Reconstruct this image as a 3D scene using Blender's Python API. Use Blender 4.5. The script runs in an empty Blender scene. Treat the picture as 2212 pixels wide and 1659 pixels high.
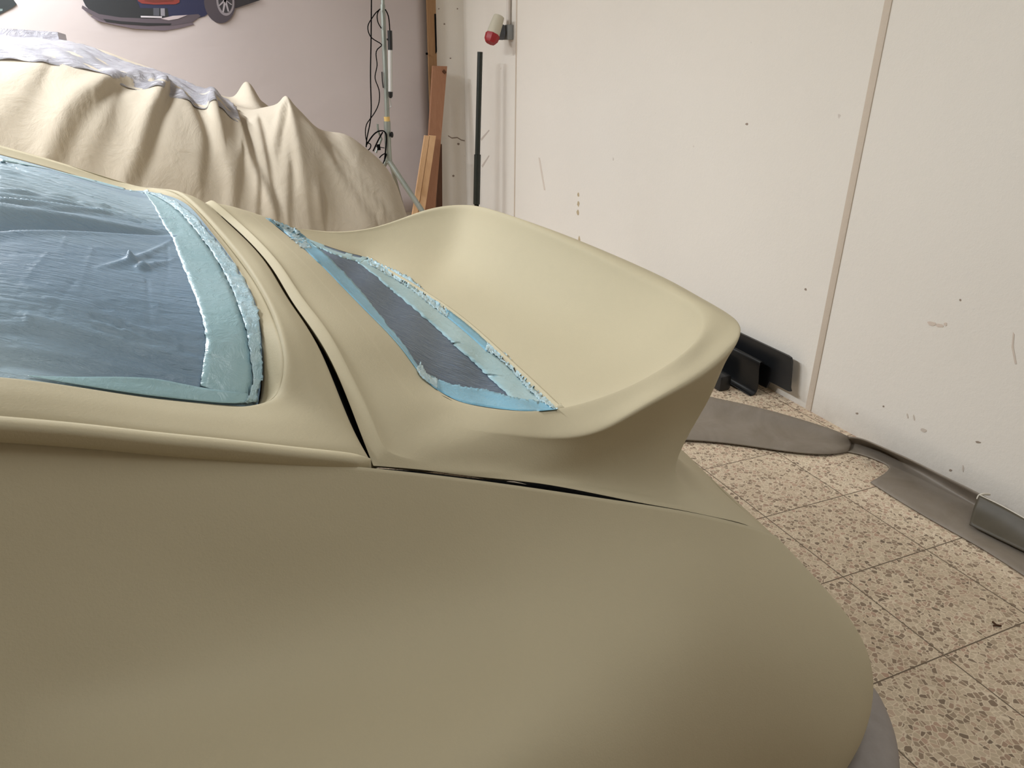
import bpy, bmesh, math, random
import numpy as np
from mathutils import Vector, Matrix
from mathutils.bvhtree import BVHTree
random.seed(7); np.random.seed(7)
S = bpy.context.scene
COL = S.collection

# ------------------------------------------------------------------ camera
FPX = 1552.026; YAW = 0.40606542; PITCH = 0.41828353; ROLL = 0.01051195; CAMH = 1.25
def cam_axes():
    cy, sy, cp, sp, cr, sr = (math.cos(YAW), math.sin(YAW), math.cos(PITCH), math.sin(PITCH), math.cos(ROLL), math.sin(ROLL))
    f0 = np.array([sy, cy, 0]); r0 = np.array([cy, -sy, 0]); u0 = np.array([0, 0, 1.])
    f = f0*cp - u0*sp; u = u0*cp + f0*sp
    return r0*cr + u*sr, u*cr - r0*sr, f
CR, CU, CF = cam_axes()
CP = np.array([0, 0, CAMH])
cam = bpy.data.cameras.new('camera'); camo = bpy.data.objects.new('camera', cam); COL.objects.link(camo)
cam.sensor_width = 36; cam.lens = FPX/2212*36; cam.clip_start = 0.02
m = Matrix(((CR[0], CU[0], -CF[0], 0), (CR[1], CU[1], -CF[1], 0), (CR[2], CU[2], -CF[2], CAMH), (0, 0, 0, 1)))
camo.matrix_world = m
S.camera = camo

# ------------------------------------------------------------------ light
S.view_settings.view_transform = 'Standard'; S.view_settings.look = 'None'
S.view_settings.gamma = 1; S.view_settings.use_curve_mapping = False
S.view_settings.exposure = 1.2
w = bpy.data.worlds.new('world'); S.world = w; w.use_nodes = True
w.node_tree.nodes['Background'].inputs[0].default_value = (1, .93, .84, 1)
w.node_tree.nodes['Background'].inputs[1].default_value = 0.05
def area(name, loc, sx, sy, power, col=(1, .93, .84), rot=(0, 0, 0)):
    l = bpy.data.lights.new(name, 'AREA'); l.shape = 'RECTANGLE'; l.size = sx; l.size_y = sy
    l.energy = power; l.color = col
    o = bpy.data.objects.new(name, l); COL.objects.link(o); o.location = loc; o.rotation_euler = rot
    return o
CEIL = 2.72
area('tube_and_fill_light', (-1.2, 5.0, CEIL-.09), .12, 1.2, 35, (1, 1.07, 1.13))
area('tube_and_fill_light', (-1.4, 2.7, CEIL-.09), .12, 1.5, 52, (1, 1.07, 1.13))
area('tube_and_fill_light', (0.8, 0.2, CEIL-.09), .12, 1.2, 6.2, (1, 1.07, 1.11))  # added fill overhead, brightens the near fender

# ------------------------------------------------------------------ projection helpers (photo pixel -> point in the room)
def ray(px, py):
    return CF + CR*(px-1106)/FPX - CU*(py-829.5)/FPX
TH = math.radians(-4.5)
LC = np.array([math.sin(TH), math.cos(TH), 0]); XC = np.array([math.cos(TH), -math.sin(TH), 0])
CO = np.array([0.66484, 1.32177, 0.])
def side(px, py, Y):                       # point of the car at lateral offset Y, in car coordinates
    d = ray(px, py); t = (Y-(CP-CO)@LC)/(d@LC); P = CP + d*t
    return np.array([(P-CO)@XC, Y, P[2]])
def tocar(P):
    P = np.asarray(P, float); return np.array([(P-CO)@XC, (P-CO)@LC, P[2]])
def toworld(P):
    return CO + XC*P[0] + LC*P[1] + np.array([0, 0, P[2]])
def project(P):                            # world -> pixel (own checks)
    v = np.asarray(P)-CP; c = v@CF
    return 1106+FPX*(v@CR)/c, 829.5-FPX*(v@CU)/c
def depth(px, py, Yw):
    d = ray(px, py); return CP + d*(Yw/d[1])
def wallX(px, py, Xw=2.11):
    d = ray(px, py); return CP + d*(Xw/d[0])
def floor_at(px, py, z=0.):
    d = ray(px, py); return CP + d*((z-CAMH)/d[2])

# ------------------------------------------------------------------ splines and grids
def cubic(ts, P, tq):                      # natural cubic spline through P at ts
    ts = np.asarray(ts, float); P = np.asarray(P, float); n = len(ts)
    if n == 2:
        a = ((tq-ts[0])/(ts[1]-ts[0]))[:, None]; return P[0]*(1-a)+P[1]*a
    h = np.diff(ts); A = np.zeros((n, n)); B = np.zeros((n, P.shape[1]))
    A[0, 0] = A[-1, -1] = 1
    for i in range(1, n-1):
        A[i, i-1] = h[i-1]; A[i, i] = 2*(h[i-1]+h[i]); A[i, i+1] = h[i]
        B[i] = 6*((P[i+1]-P[i])/h[i]-(P[i]-P[i-1])/h[i-1])
    M = np.linalg.solve(A, B)
    k = np.clip(np.searchsorted(ts, tq, 'right')-1, 0, n-2)
    dt = (tq-ts[k])[:, None]; hk = h[k][:, None]
    a = P[k]; s = (P[k+1]-P[k])/hk - hk*(2*M[k]+M[k+1])/6
    return a + s*dt + M[k]/2*dt**2 + (M[k+1]-M[k])/(6*hk)*dt**3
def params(rows):                          # averaged chord length along axis 1
    d = np.linalg.norm(np.diff(rows, axis=1), axis=2).mean(0)**.75
    return np.concatenate([[0], np.cumsum(np.maximum(d, 1e-4))])
def qsamp(ts, n):
    return np.concatenate([np.linspace(ts[i], ts[i+1], n, endpoint=False) for i in range(len(ts)-1)]+[[ts[-1]]])
def surf(net, nu, nv, breaks={}):
    """net[row][station]; interpolate along stations (nu per span) then along rows (nv per span).
    breaks: {row: [stations]} where that row has a corner"""
    net = np.asarray(net, float); R, C, _ = net.shape
    ts = params(net); tq = qsamp(ts, nu); out = []
    for r in range(R):
        bs = [0]+sorted(breaks.get(r, []))+[C-1]; acc = None; res = np.zeros((len(tq), 3))
        for a, b in zip(bs[:-1], bs[1:]):
            msk = (tq >= ts[a]-1e-9) & (tq <= ts[b]+1e-9)
            res[msk] = cubic(ts[a:b+1], net[r, a:b+1], tq[msk])
        out.append(res)
    out = np.array(out)                    # R x U x 3
    t2 = params(np.transpose(out, (1, 0, 2)))
    q2 = qsamp(t2, nv)
    return np.transpose(cubic2(t2, out, q2), (0, 1, 2))
def cubic2(ts, A, tq):
    R, U, _ = A.shape
    return cubic(ts, A.reshape(R, U*3), tq).reshape(len(tq), U, 3)
def smooth(G, it=2, fixed_edges=True):
    G = G.copy()
    for _ in range(it):
        L = G.copy()
        L[1:-1, 1:-1] = (G[:-2, 1:-1]+G[2:, 1:-1]+G[1:-1, :-2]+G[1:-1, 2:])/4
        G = G*.4+L*.6
    return G
def curve(pts, n, closed=False):
    P = np.asarray(pts, float); d = np.linalg.norm(np.diff(P, axis=0), axis=1)**.7
    ts = np.concatenate([[0], np.cumsum(np.maximum(d, 1e-5))])
    return cubic(ts, P, np.linspace(0, ts[-1], n))
def polyline(pts, n):                      # straight-segment resample
    P = np.asarray(pts, float); d = np.linalg.norm(np.diff(P, axis=0), axis=1)
    ts = np.concatenate([[0], np.cumsum(d)]); q = np.linspace(0, ts[-1], n)
    return np.stack([np.interp(q, ts, P[:, k]) for k in range(P.shape[1])], 1)
def coons(near, right, far, left):
    nu, nv = len(near), len(left)
    u = np.linspace(0, 1, nu)[None, :, None]; v = np.linspace(0, 1, nv)[:, None, None]
    G = (1-v)*near[None]+v*far[None]+(1-u)*left[:, None]+u*right[:, None]
    return G-((1-u)*(1-v)*near[0]+u*(1-v)*near[-1]+(1-u)*v*far[0]+u*v*far[-1])

# ------------------------------------------------------------------ object helpers
def link(name, verts, faces, mat, parent=None, smoothed=True, matidx=None):
    me = bpy.data.meshes.new(name); me.from_pydata([tuple(map(float, v)) for v in verts], [], [tuple(map(int, f)) for f in faces])
    for mm in (mat if isinstance(mat, (list, tuple)) else [mat]): me.materials.append(mm)
    if smoothed: me.polygons.foreach_set('use_smooth', [True]*len(me.polygons))
    if matidx is not None: me.polygons.foreach_set('material_index', matidx)
    me.update()
    o = bpy.data.objects.new(name, me); COL.objects.link(o)
    if parent: o.parent = parent
    return o
def gridfaces(nr, nc, flip=False, off=0):
    f = []
    for r in range(nr-1):
        for c in range(nc-1):
            a = off+r*nc+c; q = (a, a+1, a+nc+1, a+nc)
            f.append(q[::-1] if flip else q)
    return f
def gridobj(name, G, mat, parent=None, flip=False, thick=0., offset=-1):
    G = np.asarray(G); o = link(name, G.reshape(-1, 3), gridfaces(G.shape[0], G.shape[1], flip), mat, parent)
    if thick:
        md = o.modifiers.new('thickness', 'SOLIDIFY'); md.thickness = thick; md.offset = offset; md.use_even_offset = False
    return o
def tube(path, r, seg=10, cap=True):
    P = np.asarray(path, float); n = len(P); rr = np.full(n, r) if np.isscalar(r) else np.asarray(r)
    V = []; F = []
    up = None
    for i in range(n):
        t = P[min(i+1, n-1)]-P[max(i-1, 0)]; t = t/(np.linalg.norm(t)+1e-9)
        if up is None:
            up = np.array([0, 0, 1.]) if abs(t[2]) < .9 else np.array([1., 0, 0])
        a = np.cross(t, up); a /= np.linalg.norm(a)+1e-9; b = np.cross(a, t); up = b
        for k in range(seg):
            an = 2*math.pi*k/seg; V.append(P[i]+rr[i]*(a*math.cos(an)+b*math.sin(an)))
    for i in range(n-1):
        for k in range(seg):
            F.append((i*seg+k, i*seg+(k+1) % seg, (i+1)*seg+(k+1) % seg, (i+1)*seg+k))
    if cap:
        F.append(tuple(range(seg))[::-1]); F.append(tuple((n-1)*seg+k for k in range(seg)))
    return V, F
class MB:
    def __init__(s): s.V = []; s.F = []
    def add(s, V, F):
        o = len(s.V); s.V += [tuple(map(float, v)) for v in V]; s.F += [tuple(int(i)+o for i in f) for f in F]; return s
    def tube(s, path, r, seg=10): return s.add(*tube(path, r, seg))
    def box(s, lo, hi, M=None, bev=0):
        bm = bmesh.new(); bmesh.ops.create_cube(bm, size=1)
        lo = np.array(lo, float); hi = np.array(hi, float)
        for v in bm.verts: v.co = Vector((lo+hi)/2)+Vector([v.co[k]*(hi-lo)[k] for k in range(3)])
        if bev: bmesh.ops.bevel(bm, geom=list(bm.edges), offset=bev, segments=2, affect='EDGES', profile=.5)
        if M is not None: bm.transform(M)
        bm.verts.index_update()
        s.add([v.co for v in bm.verts], [[v.index for v in f.verts] for f in bm.faces]); bm.free(); return s
    def prism(s, outline, d):              # extrude polygon along vector d
        n = len(outline); o = np.asarray(outline, float); d = np.asarray(d, float)
        s.add(list(o)+list(o+d), [tuple(range(n))[::-1], tuple(range(n, 2*n))]+[(i, (i+1) % n, n+(i+1) % n, n+i) for i in range(n)]); return s
    def build(s, name, mat, parent=None, smoothed=True):
        o = link(name, s.V, s.F, mat, parent, smoothed)
        if smoothed:
            try:
                md = o.modifiers.new('edges', 'EDGE_SPLIT'); md.split_angle = math.radians(38)
            except Exception: pass
        return o
def tag(o, label=None, cat=None, group=None, kind=None):
    if label: o['label'] = label
    if cat: o['category'] = cat
    if group: o['group'] = group
    if kind: o['kind'] = kind
    return o
def empty(name, loc=(0, 0, 0), rz=0.):
    o = bpy.data.objects.new(name, None); COL.objects.link(o); o.location = tuple(map(float, loc)); o.rotation_euler = (0, 0, rz); o.empty_display_size = .1
    return o

# ------------------------------------------------------------------ materials
def srgb(r, g, b):
    f = lambda c: (c/255/12.92) if c/255 <= .04045 else ((c/255+.055)/1.055)**2.4
    return (f(r), f(g), f(b), 1)
class Mat:
    def __init__(s, name, col, rough=.6, metal=0., spec=.5):
        s.m = bpy.data.materials.new(name); s.m.use_nodes = True; s.nt = s.m.node_tree; s.b = s.nt.nodes['Principled BSDF']
        s.b.inputs['Base Color'].default_value = col if len(col) == 4 else (*col, 1)
        s.b.inputs['Roughness'].default_value = rough; s.b.inputs['Metallic'].default_value = metal
        s.b.inputs['Specular IOR Level'].default_value = spec
        s.tc = None; s.col0 = col if len(col) == 4 else (*col, 1); s.last_h = None
    def n(s, t, **kw):
        x = s.nt.nodes.new(t)
        for k, v in kw.items():
            if k.startswith('i_'):
                key = k[2:]; key = int(key) if key.isdigit() else key.replace('_', ' ')
                x.inputs[key].default_value = v
            else: setattr(x, k, v)
        return x
    def l(s, a, b): s.nt.links.new(a, b)
    def coord(s, scale=(1, 1, 1), rot=(0, 0, 0)):
        if s.tc is None: s.tc = s.n('ShaderNodeTexCoord')
        mp = s.n('ShaderNodeMapping'); mp.inputs['Scale'].default_value = scale; mp.inputs['Rotation'].default_value = rot
        s.l(s.tc.outputs['Object'], mp.inputs[0]); return mp.outputs[0]
    def noise(s, sc, detail=4, rough=.55, scale=(1, 1, 1), rot=(0, 0, 0), dist=0.):
        x = s.n('ShaderNodeTexNoise'); x.inputs['Scale'].default_value = sc; x.inputs['Detail'].default_value = detail
        x.inputs['Roughness'].default_value = rough; x.inputs['Distortion'].default_value = dist
        s.l(s.coord(scale, rot), x.inputs['Vector']); return x.outputs['Fac']
    def ramp(s, fac, stops):
        r = s.n('ShaderNodeValToRGB'); e = r.color_ramp.elements
        while len(e) < len(stops): e.new(.5)
        for x, (p, c) in zip(e, stops): x.position = p; x.color = c if len(c) == 4 else (*c, 1)
        s.l(fac, r.inputs[0]); return r.outputs[0]
    def mix(s, fac, a, b, mode='MIX'):
        x = s.n('ShaderNodeMix'); x.data_type = 'RGBA'; x.blend_type = mode
        for inp, v in ((x.inputs[0], fac), (x.inputs[6], a), (x.inputs[7], b)):
            if isinstance(v, bpy.types.NodeSocket): s.l(v, inp)
            else: inp.default_value = v
        return x.outputs[2]
    def math(s, op, a, b=None):
        x = s.n('ShaderNodeMath'); x.operation = op
        for i, v in enumerate((a, b)):
            if v is None: continue
            if isinstance(v, bpy.types.NodeSocket): s.l(v, x.inputs[i])
            else: x.inputs[i].default_value = v
        return x.outputs[0]
    def color(s, sock): s.l(sock, s.b.inputs['Base Color']); return s
    def bump(s, sock, dist, strength=1.):
        x = s.n('ShaderNodeBump'); x.inputs['Distance'].default_value = dist; x.inputs['Strength'].default_value = strength
        s.l(sock, x.inputs['Height'])
        if s.last_h is not None: s.l(s.last_h, x.inputs['Normal'])
        s.last_h = x.outputs[0]; s.l(s.last_h, s.b.inputs['Normal']); return s
def solid(name, rgb, rough=.6, metal=0., spec=.5): return Mat(name, srgb(*rgb), rough, metal, spec).m

# primer paint
pm = Mat('primer', srgb(204, 200, 172), .72, 0, .25)
f = pm.noise(2.2, 3, .5); pm.color(pm.mix(f, srgb(181, 169, 141), srgb(186, 174, 146)))
pm.bump(pm.noise(420, 2, .6), .0006, .35); pm.bump(pm.noise(38, 3, .55), .0010, .30)
M_PRIMER = pm.m
# masking film, blue
mf = Mat('masking_film', srgb(120, 150, 170), .42, 0, .5)
f = mf.noise(7, 3, .6); mf.color(mf.mix(f, srgb(130, 153, 174), srgb(160, 178, 194)))
c_ = mf.mix(mf.ramp(mf.noise(2.6, 3, .5, dist=.5), [(.45, (0, 0, 0)), (.62, (1, 1, 1))]), mf.mix(f, srgb(144, 168, 182), srgb(172, 190, 200)), mf.mix(f, srgb(108, 134, 156), srgb(134, 156, 174))); mf.color(c_)
mf.bump(mf.noise(9, 5, .6, scale=(1.2, 7, 3), dist=1.2), .012, .4)
mf.bump(mf.noise(46, 4, .6, scale=(1, 3.5, 1.5), dist=.8), .0035, .6)
M_FILM = mf.m
mt = Mat('masking_tape_teal', srgb(140, 188, 184), .3, 0, .5)
f = mt.noise(11, 4, .6); mt.color(mt.mix(f, srgb(134, 170, 178), srgb(168, 196, 202)))
mt.bump(mt.noise(45, 4, .65, dist=1.), .004, .6); M_TAPE = mt.m
mc = Mat('crinkled_tape', srgb(160, 200, 214), .22, 0, .7)
f = mc.noise(40, 4, .7); mc.color(mc.mix(f, srgb(140, 184, 200), srgb(208, 226, 230)))
mc.bump(mc.noise(55, 4, .6, dist=1.5), .007, .7); M_CRINKLE = mc.m
mb_ = Mat('blue_tape', srgb(96, 152, 178), .38, 0, .5)
f = mb_.noise(18, 4, .6); mb_.color(mb_.mix(f, srgb(92, 150, 176), srgb(132, 182, 202)))
mb_.bump(mb_.noise(60, 4, .65, dist=1.), .004, .6); M_BLUE = mb_.m
df = Mat('film_dark', srgb(105, 118, 130), .4, 0, .5)
f = df.noise(8, 5, .6, scale=(2, 14, 5), rot=(0, 0, .35), dist=.6); df.color(df.mix(f, srgb(60, 88, 122), srgb(130, 146, 164)))
df.bump(df.noise(9, 5, .6, scale=(2, 16, 5), rot=(0, 0, .35), dist=1.), .03, .9); M_FILM2 = df.m
M_BLACK = solid('black_rubber', (8, 8, 8), .95, 0, .1)
M_BLKPLA = solid('black_plastic', (22, 23, 25), .35)
# walls
wm = Mat('wall_paint', srgb(222, 213, 202), .75, 0, .25)
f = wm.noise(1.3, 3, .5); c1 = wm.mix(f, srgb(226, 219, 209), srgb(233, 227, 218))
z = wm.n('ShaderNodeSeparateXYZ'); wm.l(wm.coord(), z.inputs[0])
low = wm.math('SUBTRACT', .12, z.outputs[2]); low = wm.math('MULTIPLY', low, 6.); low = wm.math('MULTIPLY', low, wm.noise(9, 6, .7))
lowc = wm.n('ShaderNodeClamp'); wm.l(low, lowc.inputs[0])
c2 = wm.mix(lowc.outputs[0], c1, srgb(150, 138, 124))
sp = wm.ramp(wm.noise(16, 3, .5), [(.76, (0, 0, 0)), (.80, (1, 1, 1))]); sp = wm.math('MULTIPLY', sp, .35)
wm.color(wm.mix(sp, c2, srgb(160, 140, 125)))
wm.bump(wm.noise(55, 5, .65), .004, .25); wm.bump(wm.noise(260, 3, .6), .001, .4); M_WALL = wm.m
# floor terrazzo
fm = Mat('terrazzo', srgb(170, 150, 125), .45, 0, .4)
v1 = fm.n('ShaderNodeTexVoronoi'); v1.inputs['Scale'].default_value = 82; 
dn = fm.n('ShaderNodeTexNoise'); dn.inputs['Scale'].default_value = 60; fm.l(fm.coord(), dn.inputs['Vector'])
va = fm.n('ShaderNodeVectorMath'); va.operation = 'MULTIPLY_ADD'; va.inputs[1].default_value = (.006, .006, 0)
fm.l(dn.outputs['Color'], va.inputs[0]); fm.l(fm.coord(), va.inputs[2]); fm.l(va.outputs[0], v1.inputs['Vector'])
v2 = fm.n('ShaderNodeTexVoronoi'); v2.inputs['Scale'].default_value = 82; v2.feature = 'DISTANCE_TO_EDGE'; fm.l(va.outputs[0], v2.inputs['Vector'])
sepc = fm.n('ShaderNodeSeparateColor'); fm.l(v1.outputs['Color'], sepc.inputs[0])
base = fm.ramp(sepc.outputs[0], [(0, srgb(112, 98, 80)), (.14, srgb(150, 130, 108)), (.26, srgb(198, 180, 153)), (.6, srgb(218, 201, 174)), (.8, srgb(190, 158, 136)), (1, srgb(140, 124, 102))])
edge = fm.ramp(v2.outputs['Distance'], [(.02, (1, 1, 1)), (.10, (0, 0, 0))])
cc = fm.mix(edge, base, srgb(236, 221, 195))
cc = fm.mix(fm.math('MULTIPLY', fm.noise(3.5, 5, .65), .40), cc, srgb(172, 142, 120))
sx = fm.n('ShaderNodeSeparateXYZ'); fm.l(fm.coord(), sx.inputs[0])
def grout(sock, off, per, wd):
    a = fm.math('SUBTRACT', sock, off-50*per); a = fm.math('MODULO', a, per); b = fm.math('SUBTRACT', per, a)
    return fm.math('LESS_THAN', fm.math('MINIMUM', a, b), wd)
g = fm.math('MAXIMUM', grout(sx.outputs[0], 1.438, .3146, .0017), grout(sx.outputs[1], 1.078, .303, .0017))
fm.color(fm.mix(g, cc, srgb(108, 92, 74))); fm.bump(fm.math('MULTIPLY', g, -1.), .002, .6); M_FLOOR = fm.m
# cloth
cm = Mat('cotton_cover', srgb(196, 180, 155), .85, 0, .15)
f = cm.noise(5, 4, .6); c1 = cm.mix(f, srgb(178, 166, 149), srgb(190, 178, 161))
cm.color(c1); cm.bump(cm.noise(11, 5, .6, scale=(1, 1, .7), dist=.6), .012, .45); cm.bump(cm.noise(500, 1, .5), .0006, .4); M_CLOTH = cm.m
M_PLASTIC = None
pl = Mat('clear_film', srgb(232, 228, 236), .16, 0, .8); pl.b.inputs['Transmission Weight'].default_value = .35
pl.bump(pl.noise(26, 5, .7, scale=(1, 4, 1), dist=1.5), .02, .9); M_PLASTIC = pl.m
def wood(name, a, b, sc=(14, 14, 1.)):
    x = Mat(name, srgb(*a), .6, 0, .3); x.color(x.mix(x.noise(6, 5, .6, scale=sc, dist=.5), srgb(*a), srgb(*b))); x.bump(x.noise(12, 4, .6, scale=sc), .001, .4); return x.m
M_BATTEN = wood('batten_wood', (150, 116, 82), (128, 94, 62))
M_PLANK = wood('plank_wood', (168, 124, 96), (142, 98, 72))
M_STRIP = wood('strip_wood', (222, 184, 142), (200, 156, 116))
M_DARKWOOD = wood('dark_wood', (96, 62, 40), (66, 42, 28))
bn = Mat('banner_print', srgb(196, 182, 178), .45, 0, .3); bn.color(bn.mix(bn.noise(.9, 2, .5), srgb(174, 163, 161), srgb(187, 176, 172)))
bn.bump(bn.noise(1.6, 3, .5, scale=(1, 1, 2.2), dist=.6), .02, .35); M_BANNER = bn.m
gs = Mat('galvanised', srgb(150, 156, 150), .42, .75, .5); gs.color(gs.mix(gs.noise(20, 4, .6, scale=(1, 1, .2)), srgb(128, 136, 128), srgb(176, 180, 174))); M_GALV = gs.m
gg = Mat('sanded_grey', srgb(120, 112, 104), .5, 0, .4)
c1 = gg.mix(gg.noise(7, 5, .65, dist=.6), srgb(108, 96, 82), srgb(158, 148, 138)); gg.color(gg.mix(gg.math('MULTIPLY', gg.noise(26, 4, .6), .4), c1, srgb(112, 100, 78)))
gg.bump(gg.noise(30, 3, .5), .001, .3); M_GREY = gg.m

# ------------------------------------------------------------------ room
def planeobj(name, pts, mat, thick=(0, 0, 0)):
    mb = MB(); mb.prism(pts, thick); o = mb.build(name, mat, None, False); tag(o, kind='structure'); return o
X0, X1, Y0, Y1 = -4.2, 2.11, -3.0, 5.94
planeobj('floor', [(X0, Y0, 0), (X1, Y0, 0), (X1, Y1, 0), (X0, Y1, 0)], M_FLOOR, (0, 0, -.1))
planeobj('ceiling', [(X0, Y0, CEIL), (X1, Y0, CEIL), (X1, Y1, CEIL), (X0, Y1, CEIL)], M_WALL, (0, 0, .1))
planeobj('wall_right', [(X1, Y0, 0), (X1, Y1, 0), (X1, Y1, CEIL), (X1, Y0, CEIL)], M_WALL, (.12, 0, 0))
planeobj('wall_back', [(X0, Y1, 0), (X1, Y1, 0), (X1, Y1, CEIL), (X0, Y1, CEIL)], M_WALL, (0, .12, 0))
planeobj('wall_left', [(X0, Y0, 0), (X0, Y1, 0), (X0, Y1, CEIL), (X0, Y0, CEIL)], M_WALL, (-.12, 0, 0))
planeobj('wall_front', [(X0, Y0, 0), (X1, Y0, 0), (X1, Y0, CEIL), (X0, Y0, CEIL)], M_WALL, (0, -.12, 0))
jm = Mat('joint_filler', srgb(204, 190, 174), .7, 0, .3); jm.bump(jm.noise(60, 4, .6), .003, .6)
mb = MB(); mb.box((X1-.004, 1.893, 0), (X1+.01, 1.922, CEIL), None, .002); tag(mb.build('trim_1', jm.m), kind='structure')
mb = MB(); mb.box((X1-.004, 4.885, 0), (X1+.01, 4.90, CEIL), None, .002); tag(mb.build('trim_2', jm.m), kind='structure')
# ------------------------------------------------------------------ the primed car
car = empty('car', CO, -TH)
tag(car, 'cream primered sports car with raised rear spoiler and blue masked windows, nearest the camera', 'car')
# --- engine lid: ring of stations (inner crest I ... outer edge)
Y_ = side
def rear(px, py, Y): return side(px, py, Y)
ST = []   # each: list of 7 points, from inner crest to outer edge
def front(I, G, bump=.006, drop=.004):
    I = np.array(I); G = np.array(G); out = []
    for k, a in enumerate((0, .12, .35, .60, .82, .95, 1)):
        P = I*(1-a)+G*a; P[2] += bump*4*a*(1-a); out.append(P)
    out[-1] = out[-1]-np.array([0, 0, drop]); return out
mir = lambda P: np.array([P[0], -P[1], P[2]])
nearfront = [  # I px, G px  (near half), Y each
    ((680, 560, -.05), (540, 519, .02)),
    ((740, 620, -.17), (590, 578, -.18)),
    ((800, 680, -.28), (634, 650, -.315)),
    ((870, 755, -.385), (692, 732, -.425)),
    ((930, 830, -.46), (741, 832, -.505)),
    ((985, 865, -.50), (779, 930, -.566))]
farfront = [((640, 493, .53), (None, (-.585, .60, .853))),
            ((606, 480, .49), (None, (-.600, .50, .905))),
            ((578, 471, .42), (440, 437, .34)),
            ((622, 510, .22), (486, 469, .20))]
for I, G in farfront:
    g = np.array(G[1]) if G[0] is None else side(*G)
    ST.append(front(side(*I), g))
for I, G in nearfront: ST.append(front(side(*I), side(*G)))
ST.append(front(side(1030, 877, -.52), side(806, 999, -.603), .003))
ICORNER = len(ST)-1
def st(*pts): ST.append([side(*p) if not isinstance(p, np.ndarray) else p for p in pts])
M3 = lambda a, b, t=.5: side(*a)*(1-t)+side(*b)*t
def rimst(I, E, *rest): ST.append([side(*I), M3(I, E)+np.array([0, 0, .001]), side(*E)]+[side(*p) for p in rest])
rimst((1105, 887, -.54), (1067, 933, -.574), (1022, 963, -.586), (972, 990, -.596), (915, 1011, -.606), (905, 1014, -.607))
rimst((1200, 884, -.54), (1184, 944, -.585), (1148, 984, -.590), (1103, 1008, -.597), (1033, 1025, -.608), (1015, 1028, -.609))
rimst((1300, 858, -.54), (1290, 932, -.593), (1258, 988, -.581), (1212, 1025, -.589), (1163, 1040, -.607), (1150, 1042, -.61))
rimst((1380, 824, -.533), (1378, 889, -.590), (1368, 960, -.540), (1333, 1034, -.56), (1290, 1060, -.605), (1275, 1064, -.61))
rimst((1443, 787, -.52), (1458, 846, -.580), (1436, 932, -.503), (1408, 1035, -.53), (1400, 1081, -.60), (1390, 1087, -.608))
rimst((1488, 752, -.50), (1532, 801, -.553), (1498, 896, -.455), (1450, 1020, -.495), (1480, 1095, -.595), (1478, 1103, -.603))
rimst((1513, 720, -.472), (1580, 757, -.528), (1527, 865, -.445), (1454, 975, -.46), (1546, 1111, -.585), (1550, 1118, -.594))
RC = np.array
st((1519, 684, -.43), (1576, 700, -.470), (1597, 725, -.50), RC([.01, -.42, .775]), RC([-.05, -.40, .68]), (1612, 1130, -.575), (1620, 1137, -.58))
st((1500, 658, -.385), (1560, 674, -.42), (1578, 690, -.43), RC([.035, -.33, .785]), RC([-.03, -.32, .69]), (1657, 1152, -.54), (1667, 1163, -.548))
st((1455, 632, -.30), (1495, 636, -.315), (1515, 650, -.32), RC([.045, -.22, .795]), RC([-.02, -.21, .70]), (1595, 1092, -.39), (1602, 1104, -.39))
st((1400, 606, -.215), (1430, 600, -.215), (1445, 612, -.22), RC([.05, -.12, .80]), RC([-.02, -.1, .705]), (1540, 1040, -.25), (1548, 1050, -.25))
st((1300, 557, -.07), (1318, 548, -.05), (1330, 560, -.05), RC([.05, -.02, .80]), RC([-.02, 0, .71]), (1463, 963, -.02), (1470, 972, -.02))
nF = ST[-1][-1]
def hid(I, C, Yv): # far trailing stations, undersides mirrored
    z = .80-abs(Yv)*.06
    ST.append([side(*I), side(*C), side(C[0]+8, C[1]+12, C[2]), RC([.05-abs(Yv)*.03, Yv, z]), RC([-.02, Yv, z-.09]), RC([nF[0]-.10*Yv**2, Yv*1.05, nF[2]-.3*Yv**2]), RC([nF[0]+.01-.10*Yv**2, Yv*1.05, nF[2]-.01-.3*Yv**2])])
hid((1200, 512, .09), (1212, 504, .11), .12)
hid((1100, 473, .27), (1106, 467, .28), .26)
hid((1035, 452, .41), (1040, 449, .42), .42)
ST.append([side(985, 447.5, .49), side(988, 446, .51), RC([.02, .53, .885]), RC([-.03, .47, .79]), RC([-.10, .47, .69]), RC([.06, .585, .55]), RC([.07, .59, .54])])
ST.append([side(920, 457, .53), side(920, 456, .55), RC([-.09, .575, .865]), RC([-.13, .53, .80]), RC([-.15, .54, .73]), RC([-.10, .61, .66]), RC([-.10, .613, .655])])
ST.append([side(850, 480, .55), side(850, 479.5, .565), RC([-.18, .60, .845]), RC([-.20, .585, .80]), RC([-.21, .59, .76]), RC([-.21, .61, .705]), RC([-.21, .613, .70])])
ST.append([side(785, 497, .555), side(785, 497, .57), RC([-.27, .60, .83]), RC([-.29, .597, .80]), RC([-.30, .60, .78]), RC([-.30, .61, .745]), RC([-.30, .613, .74])])
ST.append([side(720, 502, .555), side(720, 502, .57), RC([-.37, .60, .83]), RC([-.38, .60, .81]), RC([-.39, .60, .80]), RC([-.40, .608, .785]), RC([-.40, .61, .78])])
ST.append([side(680, 499, .55), side(680, 499, .565), RC([-.43, .59, .845]), RC([-.45, .60, .83]), RC([-.47, .60, .82]), RC([-.50, .605, .815]), RC([-.50, .607, .81])])
ST.append([p.copy() for p in ST[0]])
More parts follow.
